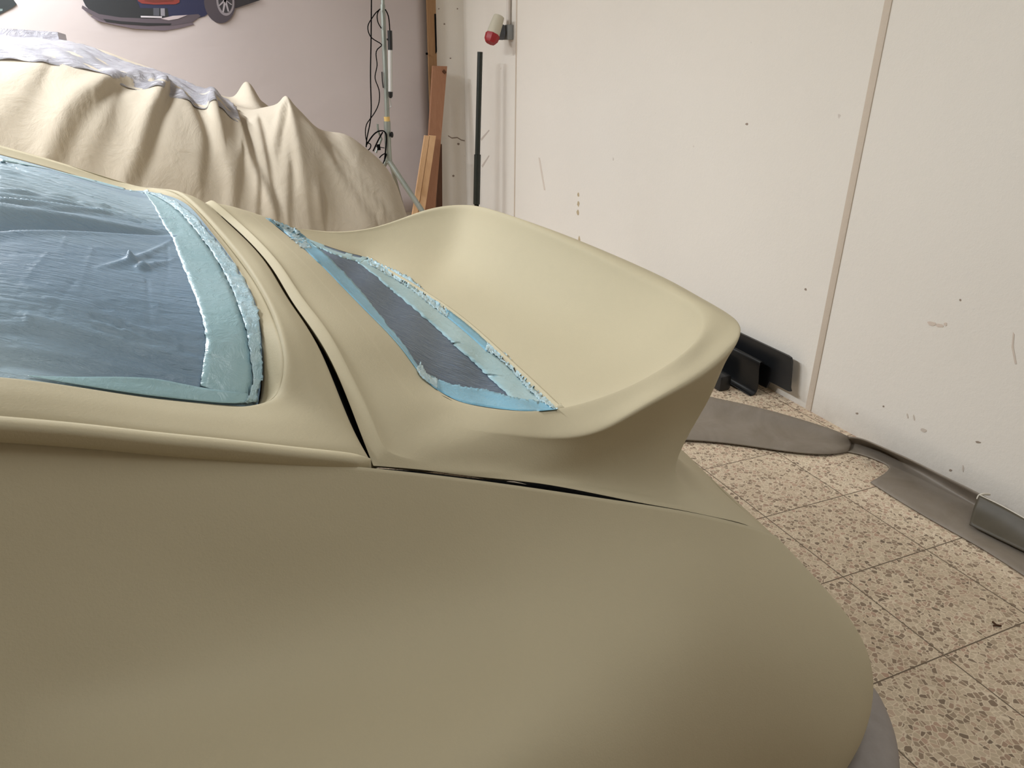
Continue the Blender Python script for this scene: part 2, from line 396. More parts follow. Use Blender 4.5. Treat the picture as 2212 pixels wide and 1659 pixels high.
# tray rows, one K (front edge of the tray, or rolled lip of the opening) per station
K_ = {13: (1208, 888, -.48), 14: (1206, 886, -.478), 15: (1204, 885, -.472), 16: (1200, 881, -.457), 17: (1194, 876, -.44), 18: (1185, 867, -.418),
      19: (1172, 854, -.385), 20: (1145, 828, -.32), 21: (1110, 795, -.23), 22: (1060, 748, -.10), 23: (1010, 703, .03), 24: (955, 661, .15),
      25: (910, 631, .25), 26: (880, 612, .31), 27: (845, 591, .38), 28: (815, 572, .44), 29: (790, 556, .48), 30: (750, 545, .49), 31: (700, 529, .49), 32: (650, 510, .49)}
TR = []
for n_, s_ in enumerate(ST):
    i = np.array(s_[0])
    if n_ in K_ : k = side(*K_[n_])
    elif n_ == 12: k = RC([-.345, -.50, .79])
    elif n_ == 11: k = RC([-.41, -.50, .83])
    elif n_ == 10: k = i+RC([.012, .02, -.022])
    elif n_ == 0: k = side(650, 510, .49)
    else: k = i+RC([.014, .0, -.016])
    dx = k-i; L = np.linalg.norm(dx[:2]); w_ = min(1, L/.28); row = []
    for a, b in ((1, 1), (.72, .97), (.36, .78), (.12, .36), (.03, .11)):
        P = i.copy(); P[:2] += dx[:2]*a; P[2] += dx[2]*(b*w_+a*(1-w_)); row.append(P)
    s_ = [np.array(q_) for q_ in s_]; TR.append(row+s_[:3]+[s_[2]*.84+s_[3]*.16]+s_[3:])
NET = np.transpose(np.array(TR), (1, 0, 2))
LID = surf(NET, 7, 6, {12: [ICORNER], 11: [ICORNER]})
LID = smooth(LID, 2)
def vnormals(G):
    du = np.gradient(G, axis=1); dv = np.gradient(G, axis=0); n = np.cross(du, dv); n /= np.linalg.norm(n, axis=2)[..., None]+1e-12; return n
LN = vnormals(LID)
if LN[40, 20][2] < 0: LN = -LN
LB = LID-LN*.008
def part(name, sel):
    """faces of the lid sheet where sel(row, station) holds, as a closed shell whose shading runs on across the cut"""
    nr, nc, _ = LID.shape; F = []; N = nr*nc; fl = np.cross(LID[41, 20]-LID[40, 20], LID[40, 21]-LID[40, 20])@LN[40, 20] > 0
    inside = lambda r, c: 0 <= r < nr-1 and 0 <= c < nc-1 and sel(r, c)
    for r in range(nr-1):
        for c in range(nc-1):
            if not sel(r, c): continue
            a = r*nc+c; q = (a, a+nc, a+nc+1, a+1); q = q if fl else q[::-1]
            F.append(q); F.append(tuple(N+v for v in q[::-1]))
            for (r2, c2, u, v) in ((r-1, c, a, a+1), (r+1, c, a+nc, a+nc+1), (r, c-1, a, a+nc), (r, c+1, a+1, a+nc+1)):
                if not inside(r2, c2):
                    F.append((u+2*N, v+2*N, v+3*N, u+3*N))
    V = np.concatenate([LID.reshape(-1, 3), LB.reshape(-1, 3)]*2); NN = np.concatenate([LN.reshape(-1, 3), -LN.reshape(-1, 3)]*2)
    used = sorted({v for f in F for v in f}); mp = {v: k for k, v in enumerate(used)}
    me_o = link(name, V[used], [[mp[v] for v in f] for f in F], M_PRIMER, car)
    me = me_o.data; nl = []
    for p in me.polygons:
        vs = [used[v] for v in p.vertices]
        edge = vs[0] >= 2*N
        for v in vs: nl.append(tuple(p.normal) if edge else tuple(NN[v]))
    me.normals_split_custom_set(nl)
    return me_o
SC = 7*12+3
isp = lambda r, c: c >= SC and r < 6*9+3
part('engine_lid', lambda r, c: not isp(r, c))
part('rear_spoiler', isp)
TRAY = LID
# raised bead along the front of the tray
jl = np.array([side(*K_[n_]) for n_ in range(29, 14, -1)]); jc = curve(jl, 60)+np.array([.004, 0, -.001])
o = MB().tube(jc, .006, 8).build('tray_bead', M_PRIMER, car)

# --- quarter panel
cols = {
 -350: [(915, -0.635), (1000, -0.648), (1120, -0.662), (1250, -0.68), (1400, -0.702), (1550, -0.725), (1750, -0.765), (2000, -0.85)],
 -100: [(938, -0.63), (1020, -0.642), (1130, -0.657), (1260, -0.675), (1400, -0.698), (1550, -0.724), (1750, -0.77), (2000, -0.865)],
 150: [(958, -0.625), (1035, -0.637), (1140, -0.652), (1265, -0.672), (1400, -0.696), (1540, -0.727), (1740, -0.8), (2000, -0.88)],
 400: [(978, -0.62), (1050, -0.632), (1150, -0.648), (1270, -0.668), (1400, -0.696), (1530, -0.738), (1720, -0.825), (1980, -0.895)],
 620: [(995, -0.615), (1063, -0.627), (1155, -0.643), (1275, -0.664), (1400, -0.698), (1525, -0.752), (1700, -0.84), (1950, -0.9)],
 812: [(1012, -0.61), (1075, -0.622), (1160, -0.638), (1275, -0.664), (1400, -0.708), (1520, -0.768), (1680, -0.848), (1900, -0.905)],
 1000: [(1034, -0.61), (1095, -0.624), (1175, -0.643), (1285, -0.676), (1400, -0.726), (1515, -0.785), (1660, -0.855), (1850, -0.895)],
 1150: [(1054, -0.612), (1115, -0.627), (1195, -0.652), (1295, -0.692), (1400, -0.745), (1510, -0.8), (1645, -0.85), (1820, -0.875)],
 1300: [(1078, -0.614), (1140, -0.634), (1215, -0.664), (1305, -0.706), (1405, -0.755), (1510, -0.797), (1640, -0.832), (1800, -0.848)],
 1450: [(1103, -.612), (1165, -.638), (1235, -.672), (1320, -.712), (1410, -.75), (1510, -.778), (1635, -.795), (1780, -.80)],
 1570: [(1129, -.60), (1188, -.632), (1255, -.667), (1335, -.702), (1420, -.73), (1515, -.75), (1635, -.764), (1770, -.768)],
}
Qs = [[side(c, y, Y) for y, Y in v] for c, v in cols.items()]
Qs.append([side(*p) for p in ((1645, 1155, -.572), (1685, 1215, -.608), (1725, 1280, -.645), (1755, 1350, -.680), (1775, 1430, -.714), (1775, 1510, -.740), (1758, 1605, -.760), (1720, 1710, -.768))])
sil = [side(*p) for p in ((1669, 1170, -.548), (1738, 1240, -.585), (1794, 1303, -.622), (1838, 1362, -.658), (1868, 1428, -.692), (1874, 1500, -.722), (1850, 1592, -.748), (1797, 1680, -.758))]
Qs.append(sil)
for dx, dy, ed in ((.022, .05, None), (.060, .17, 20), (.09, .32, 21), (.105, .56, 22)):
    col = [s_+np.array([dx, dy, 0]) for s_ in sil]
    e = side(1655, 1158, -.50) if ed is None else np.array(ST[ed][-1]); e = e+np.array([.0, 0, -.010])
    d0 = e-col[0]
    Qs.append([p+d0*f_ for p, f_ in zip(col, (1, .75, .5, .3, .15, .05, 0, 0))])
FRONT = [(-1.40, (-.655, -.668, -.685, -.705, -.728, -.752, -.785, -.83), (1.0, .972, .935, .89, .845, .80, .75, .70)),
         (-2.00, (-.66, -.675, -.69, -.708, -.728, -.75, -.77, -.79), (.965, .935, .90, .86, .81, .76, .70, .60)),
         (-2.60, (-.66, -.675, -.69, -.708, -.73, -.75, -.775, -.80), (.93, .905, .875, .84, .80, .75, .69, .60)),
         (-3.20, (-.55, -.60, -.64, -.68, -.72, -.755, -.785, -.80), (.85, .855, .845, .825, .79, .74, .67, .56)),
         (-3.70, (-.50, -.55, -.59, -.63, -.665, -.695, -.715, -.72), (.72, .725, .715, .70, .67, .62, .55, .46)),
         (-3.95, (-.42, -.46, -.50, -.53, -.555, -.575, -.585, -.59), (.58, .585, .575, .56, .53, .49, .44, .38))]
for x_, ys_, zs_ in FRONT: Qs.insert(0, [np.array([x_, y_, z_]) for y_, z_ in zip(ys_, zs_)])
for c in Qs:
    P = c[-1]
    c.append(np.array([P[0], P[1]-.004, P[2]*.62])); c.append(np.array([P[0], P[1]+.03, .16]))
QN = np.transpose(np.array(Qs), (1, 0, 2))
QP = smooth(surf(QN, 8, 7), 4)
gridobj('quarter_panel', QP, M_PRIMER, car, flip=False, thick=.010)
QM = QP.copy(); QM[:, :, 1] *= -1
gridobj('quarter_panel', QM, M_PRIMER, car, flip=True, thick=.010)

# --- roof skin around the rear window
g = .008
Gr = [np.array(s_[-1]) for s_ in ST[:ICORNER+1]]
Gline = curve(Gr, 80)
WD = [  # inner rim W, outer D : from near-left round to far-left
 ((-350, 795, -.60), (-350, 874, -.655)), ((-180, 803, -.59), (-180, 888, -.648)), ((0, 810, -.58), (0, 903, -.64)), ((188, 835, -.565), (188, 920, -.635)),
 ((330, 857, -.55), (330, 936, -.63)), ((430, 868, -.54), (450, 948, -.625)), ((510, 874, -.53), (570, 961, -.62)), ((565, 863, -.522), (690, 974, -.614)),
 ((598, 838, -.515), (798, 986, -.606)),
 ((611, 790, -.50), (766, 928, -.562)), ((606, 735, -.465), (728, 838, -.505)), ((589, 680, -.40), (684, 737, -.425)), ((560, 620, -.30), (629, 653, -.315)),
 ((520, 560, -.16), (586, 581, -.18)), ((470, 497, .0), (536, 521, .02)), ((425, 447, .15), (482, 471, .20)), ((386, 415, .29), (436, 438, .34)),
 ((350, 402, .41), None), ((318, 399, .49), None), ((271, 390, .525), None), ((145, 350, .53), None), ((0, 308, .53), None), ((-180, 255, .53), None), ((-350, 210, .53), None)]
RS = []
for k, (Wp, Dp) in enumerate(WD):
    wq = side(*Wp)
    if Dp is not None: dq = side(*Dp)
    else: dq = {17: np.array([-.612, .50, .90]), 18: np.array([-.60, .61, .85])}.get(k, wq+np.array([.0, .10, -.10]))
    row = []
    for a, up in ((0, -.006), (.06, 0), (.2, .003), (.5, .005), (.8, .003), (.95, .0), (1, -.004)):
        P = wq*(1-a)+dq*a; P[2] += up; row.append(P)
    RS.append(row)
def rsrow(wq, dq):
    row = []
    for a, up in ((0, -.006), (.06, 0), (.2, .003), (.5, .005), (.8, .003), (.95, .0), (1, -.004)):
        P = wq*(1-a)+dq*a; P[2] += up; row.append(P)
    return row
RS.insert(0, rsrow(RC([-1.40, -.47, 1.235]), RC([-1.40, -.652, 1.02]))); RS.append(rsrow(RC([-1.40, .47, 1.235]), RC([-1.40, .62, 1.08])))
RN = np.transpose(np.array(RS), (1, 0, 2))
ROOF = smooth(surf(RN, 7, 5, {6: [9], 5: [9]}), 3)
gridobj('roof_frame', ROOF, M_PRIMER, car, flip=True, thick=.010)
rim = ROOF[0]                                # rim polyline
# recess wall: from rim down to the glass
gl = [(-350, 790, -.575), (-180, 798, -.565), (0, 806, -.555), (188, 831, -.54), (330, 852, -.525), (430, 863, -.515), (500, 869, -.508), (535, 872, -.50),
      (556, 868, -.488), (566, 800, -.455), (564, 730, -.42), (556, 672, -.37), (534, 615, -.27), (495, 552, -.13), (449, 492, .02), (410, 447, .16), (370, 425, .28),
      (335, 418, .37), (310, 412, .43), (271, 409, .47), (145, 374, .48), (0, 334, .48), (-180, 285, .48), (-350, 242, .48)]
GL = np.array([side(*q) for q in gl])
GL[:9, 2] -= .004
GL = np.concatenate([[[-1.39, -.455, 1.215]], GL, [[-1.39, .455, 1.215]]])
REC = surf(np.array([[s_[0] for s_ in RS], [s_[0]*.45+g_*.55+np.array([0, 0, -.001]) for s_, g_ in zip(RS, GL)], GL]), 7, 3)
gridobj('window_recess', REC, M_PRIMER, car, flip=False, thick=.004)
# film over the rear window
NF = 250
near = curve(GL[:10], NF); rgt = curve(GL[9:19], NF); far = curve(GL[18:][::-1], NF); left = polyline(np.array([GL[0], (GL[0]+GL[-1])/2+np.array([0, 0, .05]), GL[-1]]), NF)
FILM = coons(near, rgt, far, curve(left[::15], NF))
U_, V_ = np.meshgrid(np.linspace(0, 1, NF), np.linspace(0, 1, NF))
wgt = np.minimum(1, 10*V_)*np.minimum(1, 8*(1-V_))*np.minimum(1, 9*(1-U_))
FP = np.array([[project(toworld(FILM[i, j])) for j in range(NF)] for i in range(NF)])
def uv_at(px, py):
    k = np.argmin((FP[:, :, 0]-px)**2+(FP[:, :, 1]-py)**2); return (k % NF)/(NF-1), (k//NF)/(NF-1)
def fold(A, B, w0, w1, amp):                       # a taut fold from A to B (photo pixels), widths in film units
    a_ = np.array(uv_at(*A)); b_ = np.array(uv_at(*B)); ab = b_-a_; t = np.clip(((U_-a_[0])*ab[0]+(V_-a_[1])*ab[1])/(ab@ab), 0, 1)
    d = np.hypot((U_-a_[0]-t*ab[0])*1.8, V_-a_[1]-t*ab[1]); w_ = w0*(1-t)+w1*t
    return amp*(1-t*.75)*np.exp(-(d/w_)**2)
H = np.zeros_like(U_)
A1 = (385, 500); A2 = (438, 836)
H += fold((0, 478), A1, .034, .010, -.020)+fold((0, 452), A1, .014, .006, .006)+fold((0, 506), A1, .014, .006, .005)
for k, y0 in enumerate(range(342, 452, 6)):
    H += fold((0, y0+random.uniform(-3, 3)), (A1[0]-6-random.uniform(0, 40), A1[1]-random.uniform(0, 50)), .0065, .0035, random.choice((-.0035, .003, .004, .003)))
H += fold((0, 778), A2, .022, .006, -.020)+fold((0, 752), (400, 815), .010, .006, .005)+fold((0, 715), (420, 800), .012, .008, -.003)+fold((60, 690), (430, 780), .010, .008, .003)
for (x_, y_, x2, y2) in ((282, 565, 210, 580), (282, 565, 340, 590), (282, 565, 370, 520), (300, 580, 380, 560)): H += fold((x_, y_), (x2, y2), .012, .006, .005)
for k in range(90):
    x_ = random.uniform(-60, 380); y_ = random.uniform(515, 800); L_ = random.uniform(60, 170); H += fold((x_, y_), (x_+L_, y_+random.uniform(-4, 10)+L_*.06), .005, .004, random.choice((-1, 1))*random.uniform(.0005, .0011))
for q0, q1, am in (((101, 546), (4, 690), .0022), ((141, 513), (120, 552), .0022), ((201, 535), (175, 625), .002), ((159, 607), (98, 705), -.002), ((320, 604), (320, 800), -.002), ((362, 531), (350, 665), -.002), ((42, 675), (8, 740), .002)):
    H += fold(q0, q1, .004, .004, am)*.55
for k in range(14):
    x_ = random.uniform(180, 400); y_ = 700+(x_-180)*.25+random.uniform(-60, 60); H += fold((x_, y_), (x_+90, y_+28), .006, .004, random.choice((-1, 1))*.002)
FILM[:, :, 2] += wgt*H
fo = gridobj('masking_film', FILM, M_FILM, car, flip=True)
tag(fo, 'blue plastic film stretched over the rear window')
def bvh_of(G, up=True):
    G = np.asarray(G); return BVHTree.FromPolygons([tuple(map(float, v)) for v in G.reshape(-1, 3)], gridfaces(G.shape[0], G.shape[1]))
CPc = tocar(CP)
def hit(bvh, px, py, off=.002, fallback=None):
    d = ray(px, py); dc = np.array([d@XC, d@LC, d[2]]); dc /= np.linalg.norm(dc)
    loc, nor, idx, dist = bvh.ray_cast(Vector(CPc), Vector(dc))
    if loc is None: return fallback
    return np.array(loc)-dc*off, np.array(nor)
def ribbon(name, bvh, A, B, mat, n=90, m_=7, off=.004, jitA=0., jitB=0., crinkle=0., parent=None, label=None, thick=0.0003):
    a = polyline(curve(A, 60), n); b = polyline(curve(B, 60), n)
    rA = np.cumsum(np.random.randn(n)*.4); rA -= np.linspace(rA[0], rA[-1], n)
    a = a+np.random.randn(n, 2)*jitA*.6+np.stack([rA, -rA], 1)*jitA*.4; b = b+np.random.randn(n, 2)*jitB
    G = np.zeros((m_, n, 3)); ok = np.ones((m_, n), bool)
    for i in range(m_):
        for j in range(n):
            s_ = i/(m_-1); q = a[j]*(1-s_)+b[j]*s_; h = hit(bvh, q[0], q[1], off)
            if h is None: ok[i, j] = False; continue
            G[i, j] = h[0]+np.array([0, 0, crinkle*random.uniform(-1, 1)])
    F = []
    for i in range(m_-1):
        for j in range(n-1):
            if ok[i, j] and ok[i+1, j] and ok[i, j+1] and ok[i+1, j+1]: q = i*n+j; F.append((q, q+1, q+n+1, q+n))
    used = sorted({v for f_ in F for v in f_}); mp = {v: k for k, v in enumerate(used)}; V = G.reshape(-1, 3)
    o = link(name, [V[v] for v in used], [[mp[v] for v in f_] for f_ in F], mat, parent or car)
    md = o.modifiers.new('thickness', 'SOLIDIFY'); md.thickness = thick; md.offset = 0
    if label: o['label'] = label
    return o
# extended film sheet for tape to lie on (film + recess)
bf = bvh_of(FILM)
vv = np.concatenate([FILM.reshape(-1, 3), REC.reshape(-1, 3)]); ff = gridfaces(NF, NF)+gridfaces(REC.shape[0], REC.shape[1], False, NF*NF)
bfr = BVHTree.FromPolygons([tuple(map(float, v)) for v in vv], ff)
outer = [(312, 411), (335, 416), (372, 430), (410, 455), (450, 500), (497, 560), (534, 620), (556, 680), (564, 735), (566, 800), (562, 866)]
midl = [(312, 414), (345, 428), (385, 455), (425, 500), (465, 555), (495, 610), (515, 660), (532, 715), (543, 780), (546, 830), (530, 868)]
inner = [(312, 416), (330, 440), (350, 480), (372, 515), (385, 550), (405, 600), (425, 650), (440, 700), (444, 750), (437, 800), (432, 835)]
ribbon('masking_tape', bfr, midl, inner, M_TAPE, off=.003, jitB=.8, label='pale teal tape strip along the window edge')
ribbon('tape_edge', bfr, outer, midl, M_CRINKLE, off=.006, jitA=3.0, jitB=.8, crinkle=.0012, label='crinkled shiny pale blue tape edge')
ribbon('masking_tape', bfr, [(60, 812), (200, 836), (330, 855), (430, 866), (500, 871), (540, 869)], [(60, 811), (150, 814), (300, 815), (360, 822), (430, 836), (535, 850)], M_TAPE, off=.005, label='pale teal tape along the lower window edge')
ribbon('masking_tape', bfr, [(0, 337), (145, 377), (271, 411), (312, 416)], [(0, 348), (100, 365), (200, 388), (312, 418)], M_TAPE, off=.004, n=60, m_=3, label='thin teal tape along the far window edge')
# film folds: dark taut bands
for A, B in (((0, 468), (0, 498)), ((0, 748), (0, 800))):
    pass
# --- film in the grille opening of the lid
If = [side(*q) for q in ((567, 467, .45), (622, 510, .22), (680, 560, -.05), (740, 620, -.17), (800, 680, -.28), (870, 755, -.385), (930, 830, -.46), (985, 865, -.50), (1030, 877, -.52), (1105, 887, -.54), (1200, 886, -.52))]
Kr = [side(*q) for q in ((600, 480, .52), (650, 511, .49), (700, 530, .49), (750, 546, .49), (790, 557, .48), (845, 592, .38), (910, 632, .25), (1010, 704, .03), (1110, 796, -.23), (1172, 855, -.385), (1206, 884, -.465))]
fa = curve(If, 80); ka = curve(Kr, 80)
OPEN = np.zeros((24, 80, 3))
for i in range(24):
    v = i/23
    for j in range(80):
        u = j/79; P = fa[j]*(1-v)+ka[j]*v; P[2] -= .014*math.sin(math.pi*v)*math.sin(math.pi*min(1, u*1.1)) + (.006 if v < .99 else 0)*(1-v)
        P[2] += .0025*math.sin(40*u+9*v)*math.sin(math.pi*v); OPEN[i, j] = P
o = gridobj('masking_film', OPEN, M_FILM2, car, flip=True); tag(o, 'blue grey creased film over the lid opening')
bo = BVHTree.FromPolygons([tuple(map(float, v)) for v in np.concatenate([OPEN.reshape(-1, 3), TRAY.reshape(-1, 3)])],
     gridfaces(24, 80)+gridfaces(TRAY.shape[0], TRAY.shape[1], False, 1920)+[])
ribbon('masking_tape', bo, [(568, 467), (622, 508), (680, 560), (740, 620), (800, 681), (870, 756), (930, 831), (985, 864)], [(600, 470), (650, 503), (720, 565), (790, 640), (840, 705), (885, 762), (912, 800), (935, 812)], M_BLUE, off=.004, jitB=.8, label='blue tape strip on the front edge of the lid opening')
ribbon('tape_edge', bo, [(567, 466), (590, 478), (622, 508), (655, 538)], [(585, 470), (612, 476), (650, 505), (672, 535)], M_CRINKLE, n=50, m_=6, off=.008, jitA=1.2, jitB=1.2, crinkle=.001, label='crinkled shiny pale tape end')
ribbon('tape_edge', bo, [(900, 795), (906, 808), (920, 822), (945, 840)], [(908, 778), (914, 795), (922, 806), (944, 818)], M_CRINKLE, n=24, m_=6, off=.008, jitB=1.2, crinkle=.001, label='crinkled shiny tape patch')
ribbon('masking_tape', bo, [(925, 826), (985, 864), (1030, 876), (1105, 886), (1160, 888), (1204, 884)], [(930, 812), (985, 832), (1050, 842), (1100, 856), (1150, 864), (1196, 876)], M_BLUE, off=.005, jitB=1.2, label='wide blue tape at the near corner of the lid opening')
ribbon('masking_tape', bo, [(796, 560), (851, 590), (901, 624), (971, 684), (1055, 754), (1142, 828), (1195, 876)], [(770, 566), (803, 590), (840, 622), (894, 667), (960, 725), (1042, 801), (1102, 858)], M_TAPE, off=.004, jitB=1., label='pale teal tape along the rear of the lid opening')
ribbon('tape_edge', bo, [(794, 554), (851, 581), (901, 612), (931, 638), (971, 672)], [(796, 570), (845, 598), (892, 628), (925, 654), (966, 686)], M_CRINKLE, n=90, m_=6, off=.008, jitA=1.8, jitB=1., crinkle=.0012, label='crinkled shiny tape edge, far piece')
ribbon('tape_edge', bo, [(1053, 740), (1089, 759), (1142, 815), (1175, 846), (1206, 883)], [(1050, 756), (1085, 780), (1130, 828), (1165, 862), (1196, 884)], M_CRINKLE, n=90, m_=6, off=.008, jitA=1.8, jitB=1., crinkle=.0012, label='crinkled shiny tape edge, near piece')
ribbon('masking_tape', bo, [(645, 508), (700, 529), (750, 546), (796, 556)], [(652, 520), (700, 541), (745, 558), (780, 567)], M_TAPE, n=50, m_=4, off=.004, jitB=.8)

ribbon('masking_tape', bo, [(962, 664), (1010, 701), (1058, 745)], [(966, 685), (1008, 720), (1052, 760)], M_BLUE, n=40, m_=4, off=.006, jitA=.8, label='blue tape between the two crinkled pieces')
bq = bvh_of(QP)
def mark(name, pts, mat, label, bv=None, off=.0008):
    V = [hit(bv or bq, a, b, off)[0] for a, b in pts]; o = link(name, V, [tuple(range(len(V)))], mat, car, False)
    md = o.modifiers.new('thickness', 'SOLIDIFY'); md.thickness = .0004; md.offset = 0; o['label'] = label
M_SCUFF = solid('scuff', (104, 96, 80), .8)
mark('scuff', [(1590, 1285), (1594, 1284), (1598, 1300), (1607, 1308), (1604, 1316), (1601, 1324), (1598, 1312), (1594, 1306)], M_SCUFF, 'small dark scuff on the flared panel')
mark('scuff', [(1513, 1461), (1518, 1462), (1518, 1470), (1514, 1470)], M_SCUFF, 'small dark spot low on the flared panel')
mark('scuff', [(1320, 1220), (1324, 1222), (1331, 1240), (1327, 1241)], solid('pale_scratch', (168, 160, 138), .7), 'faint pale scratch on the flared panel')
def blob(px, py, r):
    h = hit(bq, px, py, 0); mb = MB(); c = h[0]; n_ = h[1]/np.linalg.norm(h[1]); n_ = n_ if n_[1] < 0 else -n_
    mb.tube([c-n_*.001, c+n_*r*.2, c+n_*r*.45, c+n_*r*.5], np.array([r, r*.9, r*.5, r*.1]), 10); mb.build('paint_nib', M_PRIMER, car)
for q in ((583, 1360, .0022), (912, 1243, .0018), (782, 1084, .0018), (788, 1095, .0014), (613, 996, .0016), (300, 985, .0015)): blob(*q)

# --- black tubes standing in for the shade inside the panel gaps
def strip(name, pts, w_, dn, mat):
    c = curve(pts, 90); mb = MB(); mb.tube(c+np.array([0, 0, -dn]), w_, 8); return mb.build(name, mat, car)
gp = [np.array(s_[-1])+np.array([-.004, 0, 0]) for s_ in ST[:ICORNER+1]]
strip('gap_shade_tube', gp, .009, .019, M_BLACK)
sp_ = [np.array(s_[-1]) for s_ in ST[ICORNER:ICORNER+10]]
strip('gap_shade_tube', [p+np.array([0, -.0035 if k < 3 else -.0018, -.0012 if k < 3 else 0]) for k, p in enumerate(sp_)], .0042, .0045, M_BLACK)
# --- drip rail
dr = [side(*q) for q in ((-900, 850, -.66), (-350, 872, -.655), (-180, 888, -.648), (0, 903, -.64), (188, 920, -.635), (330, 936, -.63), (450, 948, -.625), (570, 961, -.62), (690, 974, -.614), (770, 984, -.609), (800, 992, -.606))]
c = curve(dr, 90)
prof = [(.002, .001), (-.004, .0022), (-.0095, .0015), (-.0125, -.001), (-.0120, -.005), (-.0095, -.013), (-.006, -.019), (.006, -.022)]
G = np.array([[p+np.array([0, a*(1 if i < 84 else (90-i)/6.), b*(1 if i < 84 else .6+.4*(90-i)/6.)]) for i, p in enumerate(c)] for a, b in prof])
gridobj('drip_rail', G, M_PRIMER, car, flip=True, thick=.003)
# --- wheels that carry it (under the flares)
for y_ in (-.70, .70):
    for x_ in (-.72, -3.15):
        mb = MB(); n = 40; R_ = .31; prof = [(-.11, .20), (-.12, .27), (-.10, .305), (0, .31), (.10, .305), (.12, .27), (.11, .20)]
        G = np.array([[(x_+r*math.cos(2*math.pi*k/n), y_+a, .31+r*math.sin(2*math.pi*k/n)) for k in range(n+1)] for a, r in prof])
        tw = gridobj('tyre', G, M_BLACK, car)
        G = np.array([[(x_+r*math.cos(2*math.pi*k/n), y_+a, .31+r*math.sin(2*math.pi*k/n)) for k in range(n+1)] for a, r in ((-.11, .20), (-.06, .17), (-.05, .02), (.05, .02), (.06, .17), (.11, .20))])
        gridobj('rim', G, M_GALV, tw)
wt = [side(1088, 1040, -.613), side(1112, 1041, -.614), side(1140, 1047, -.615), side(1141, 1051, -.615), (side(1112, 1047, -.614)), side(1090, 1044, -.613)]
mb = MB(); mb.prism(wt, (0, .001, 0)); o = mb.build('seam_tape', solid('white_tape', (206, 192, 178), .6), car, False); o['label'] = 'scrap of white tape caught in the lid seam'
# --- the rest of the body, towards the nose
def section(x, ye, ze, zc, cab):
    half = [(-ye, ze)]+([(-ye+.03, ze+.05), (-.57, ze+.14), (-.50, zc-.06), (-.36, zc-.018)] if cab else [(-ye*.86, ze+(zc-ze)*.55), (-ye*.66, ze+(zc-ze)*.8), (-ye*.45, ze+(zc-ze)*.93), (-ye*.25, zc)])+[(0, zc+.004)]
    return [np.array([x, y, z]) for y, z in half]+[np.array([x, -y, z]) for y, z in half[-2::-1]]
def skin(name, secs, mat): return gridobj(name, surf(np.transpose(np.array(secs), (1, 0, 2)), 6, 6), mat, car, flip=True, thick=.008)
skin('roof_panel', [section(-1.395, .652, 1.01, 1.262, 1), section(-1.8, .655, .985, 1.285, 1), section(-2.2, .658, .955, 1.262, 1)], M_PRIMER)
skin('windscreen', [section(-2.2, .658, .955, 1.262, 1), section(-2.45, .658, .94, 1.12, 0), section(-2.68, .65, .925, .965, 0)], M_FILM)
skin('front_body', [section(-2.68, .65, .925, .965, 0), section(-3.2, .55, .85, .84, 0), section(-3.7, .50, .72, .74, 0), section(-3.95, .42, .58, .60, 0)], M_PRIMER)
mb = MB(); mb.box((-4.02, -.58, .2), (-3.93, .58, .60), None, .03); mb.build('front_bumper', M_PRIMER, car)
# ------------------------------------------------------------------ covered car behind
def zsil(f, X, Y):                          # height at (X, Y) that meets the outline f(px) = py
    lo, hi = 0., 1.6
    for _ in range(40):
        z = (lo+hi)/2; px, py = project((X, Y, z))
        if py > f(px): lo = z
        else: hi = z
    return (lo+hi)/2
def fn(pts): xs, ys = zip(*pts); return lambda x: float(np.interp(x, xs, ys))
ysh = [(-260, 92), (-130, 99), (0, 108), (90, 116), (174, 128), (243, 158), (312, 173), (364, 184), (405, 206), (443, 217), (464, 206), (492, 238), (522, 260), (558, 254), (592, 238), (610, 220),
       (621, 210), (633, 224), (652, 246), (688, 282), (741, 292), (785, 316), (822, 348), (846, 385), (858, 420)]
ytop = fn([(-400, 40), (0, 84), (145, 94), (188, 102), (249, 131), (333, 156), (376, 170), (451, 202), (498, 222), (535, 236), (579, 250), (640, 262), (683, 300), (741, 318), (814, 360), (860, 430), (900, 520)])
yfar = fn([(-400, 44), (0, 88), (188, 108), (333, 160), (451, 206), (498, 212), (515, 196), (533, 178), (543, 188), (556, 216), (579, 240), (640, 262), (683, 300), (741, 318), (814, 360), (900, 520)])
colsC = []
for (px, py) in ysh:
    s_ = depth(px, py, 3.05); X, zs = s_[0], s_[2]
    zt = zsil(ytop, X, 3.65); zt = min(zt, zs+.07) if px < 600 else min(zt, zs-.01)
    zf = zsil(yfar, X, 4.3); zf = min(zf, zs+(.02 if not 570 < px < 612 else .3))
    colsC.append([(X, 2.70, .02), (X, 2.73, zs*.35), (X, 2.80, zs*.68), (X, 2.92, zs*.92), (X, 3.05, zs), (X, 3.32, (zs+zt)/2+(.012 if px < 600 else -.01)), (X, 3.65, zt), (X, 4.02, (zt+zf)/2),
                  (X, 4.3, zf), (X, 4.46, zf*.72), (X, 4.52, .02)])
Xe = colsC[-1][0][0]; zl = colsC[-1][4][2]
colsC.append([(Xe+.025, 2.80, .02), (Xe+.03, 2.84, zl*.35), (Xe+.035, 2.92, zl*.62), (Xe+.03, 3.02, zl*.8), (Xe+.035, 3.12, zl*.85)]+[(Xe+.07, y, zl*.85) for y in (3.35, 3.65, 4.0, 4.2)]+[(Xe+.05, 4.35, zl*.6), (Xe+.04, 4.4, .02)])
colsC.append([(Xe+.03, 2.95, .02), (Xe+.05, 2.98, .15), (Xe+.04, 3.05, .3), (Xe+.03, 3.12, .42), (Xe+.035, 3.18, .48)]+[(Xe+.08, y, .42) for y in (3.4, 3.65, 4.0, 4.2)]+[(Xe+.05, 4.3, .3), (Xe+.04, 4.33, .02)])
CN = np.transpose(np.array(colsC), (1, 0, 2))
CG = smooth(surf(CN, 17, 11), 1)
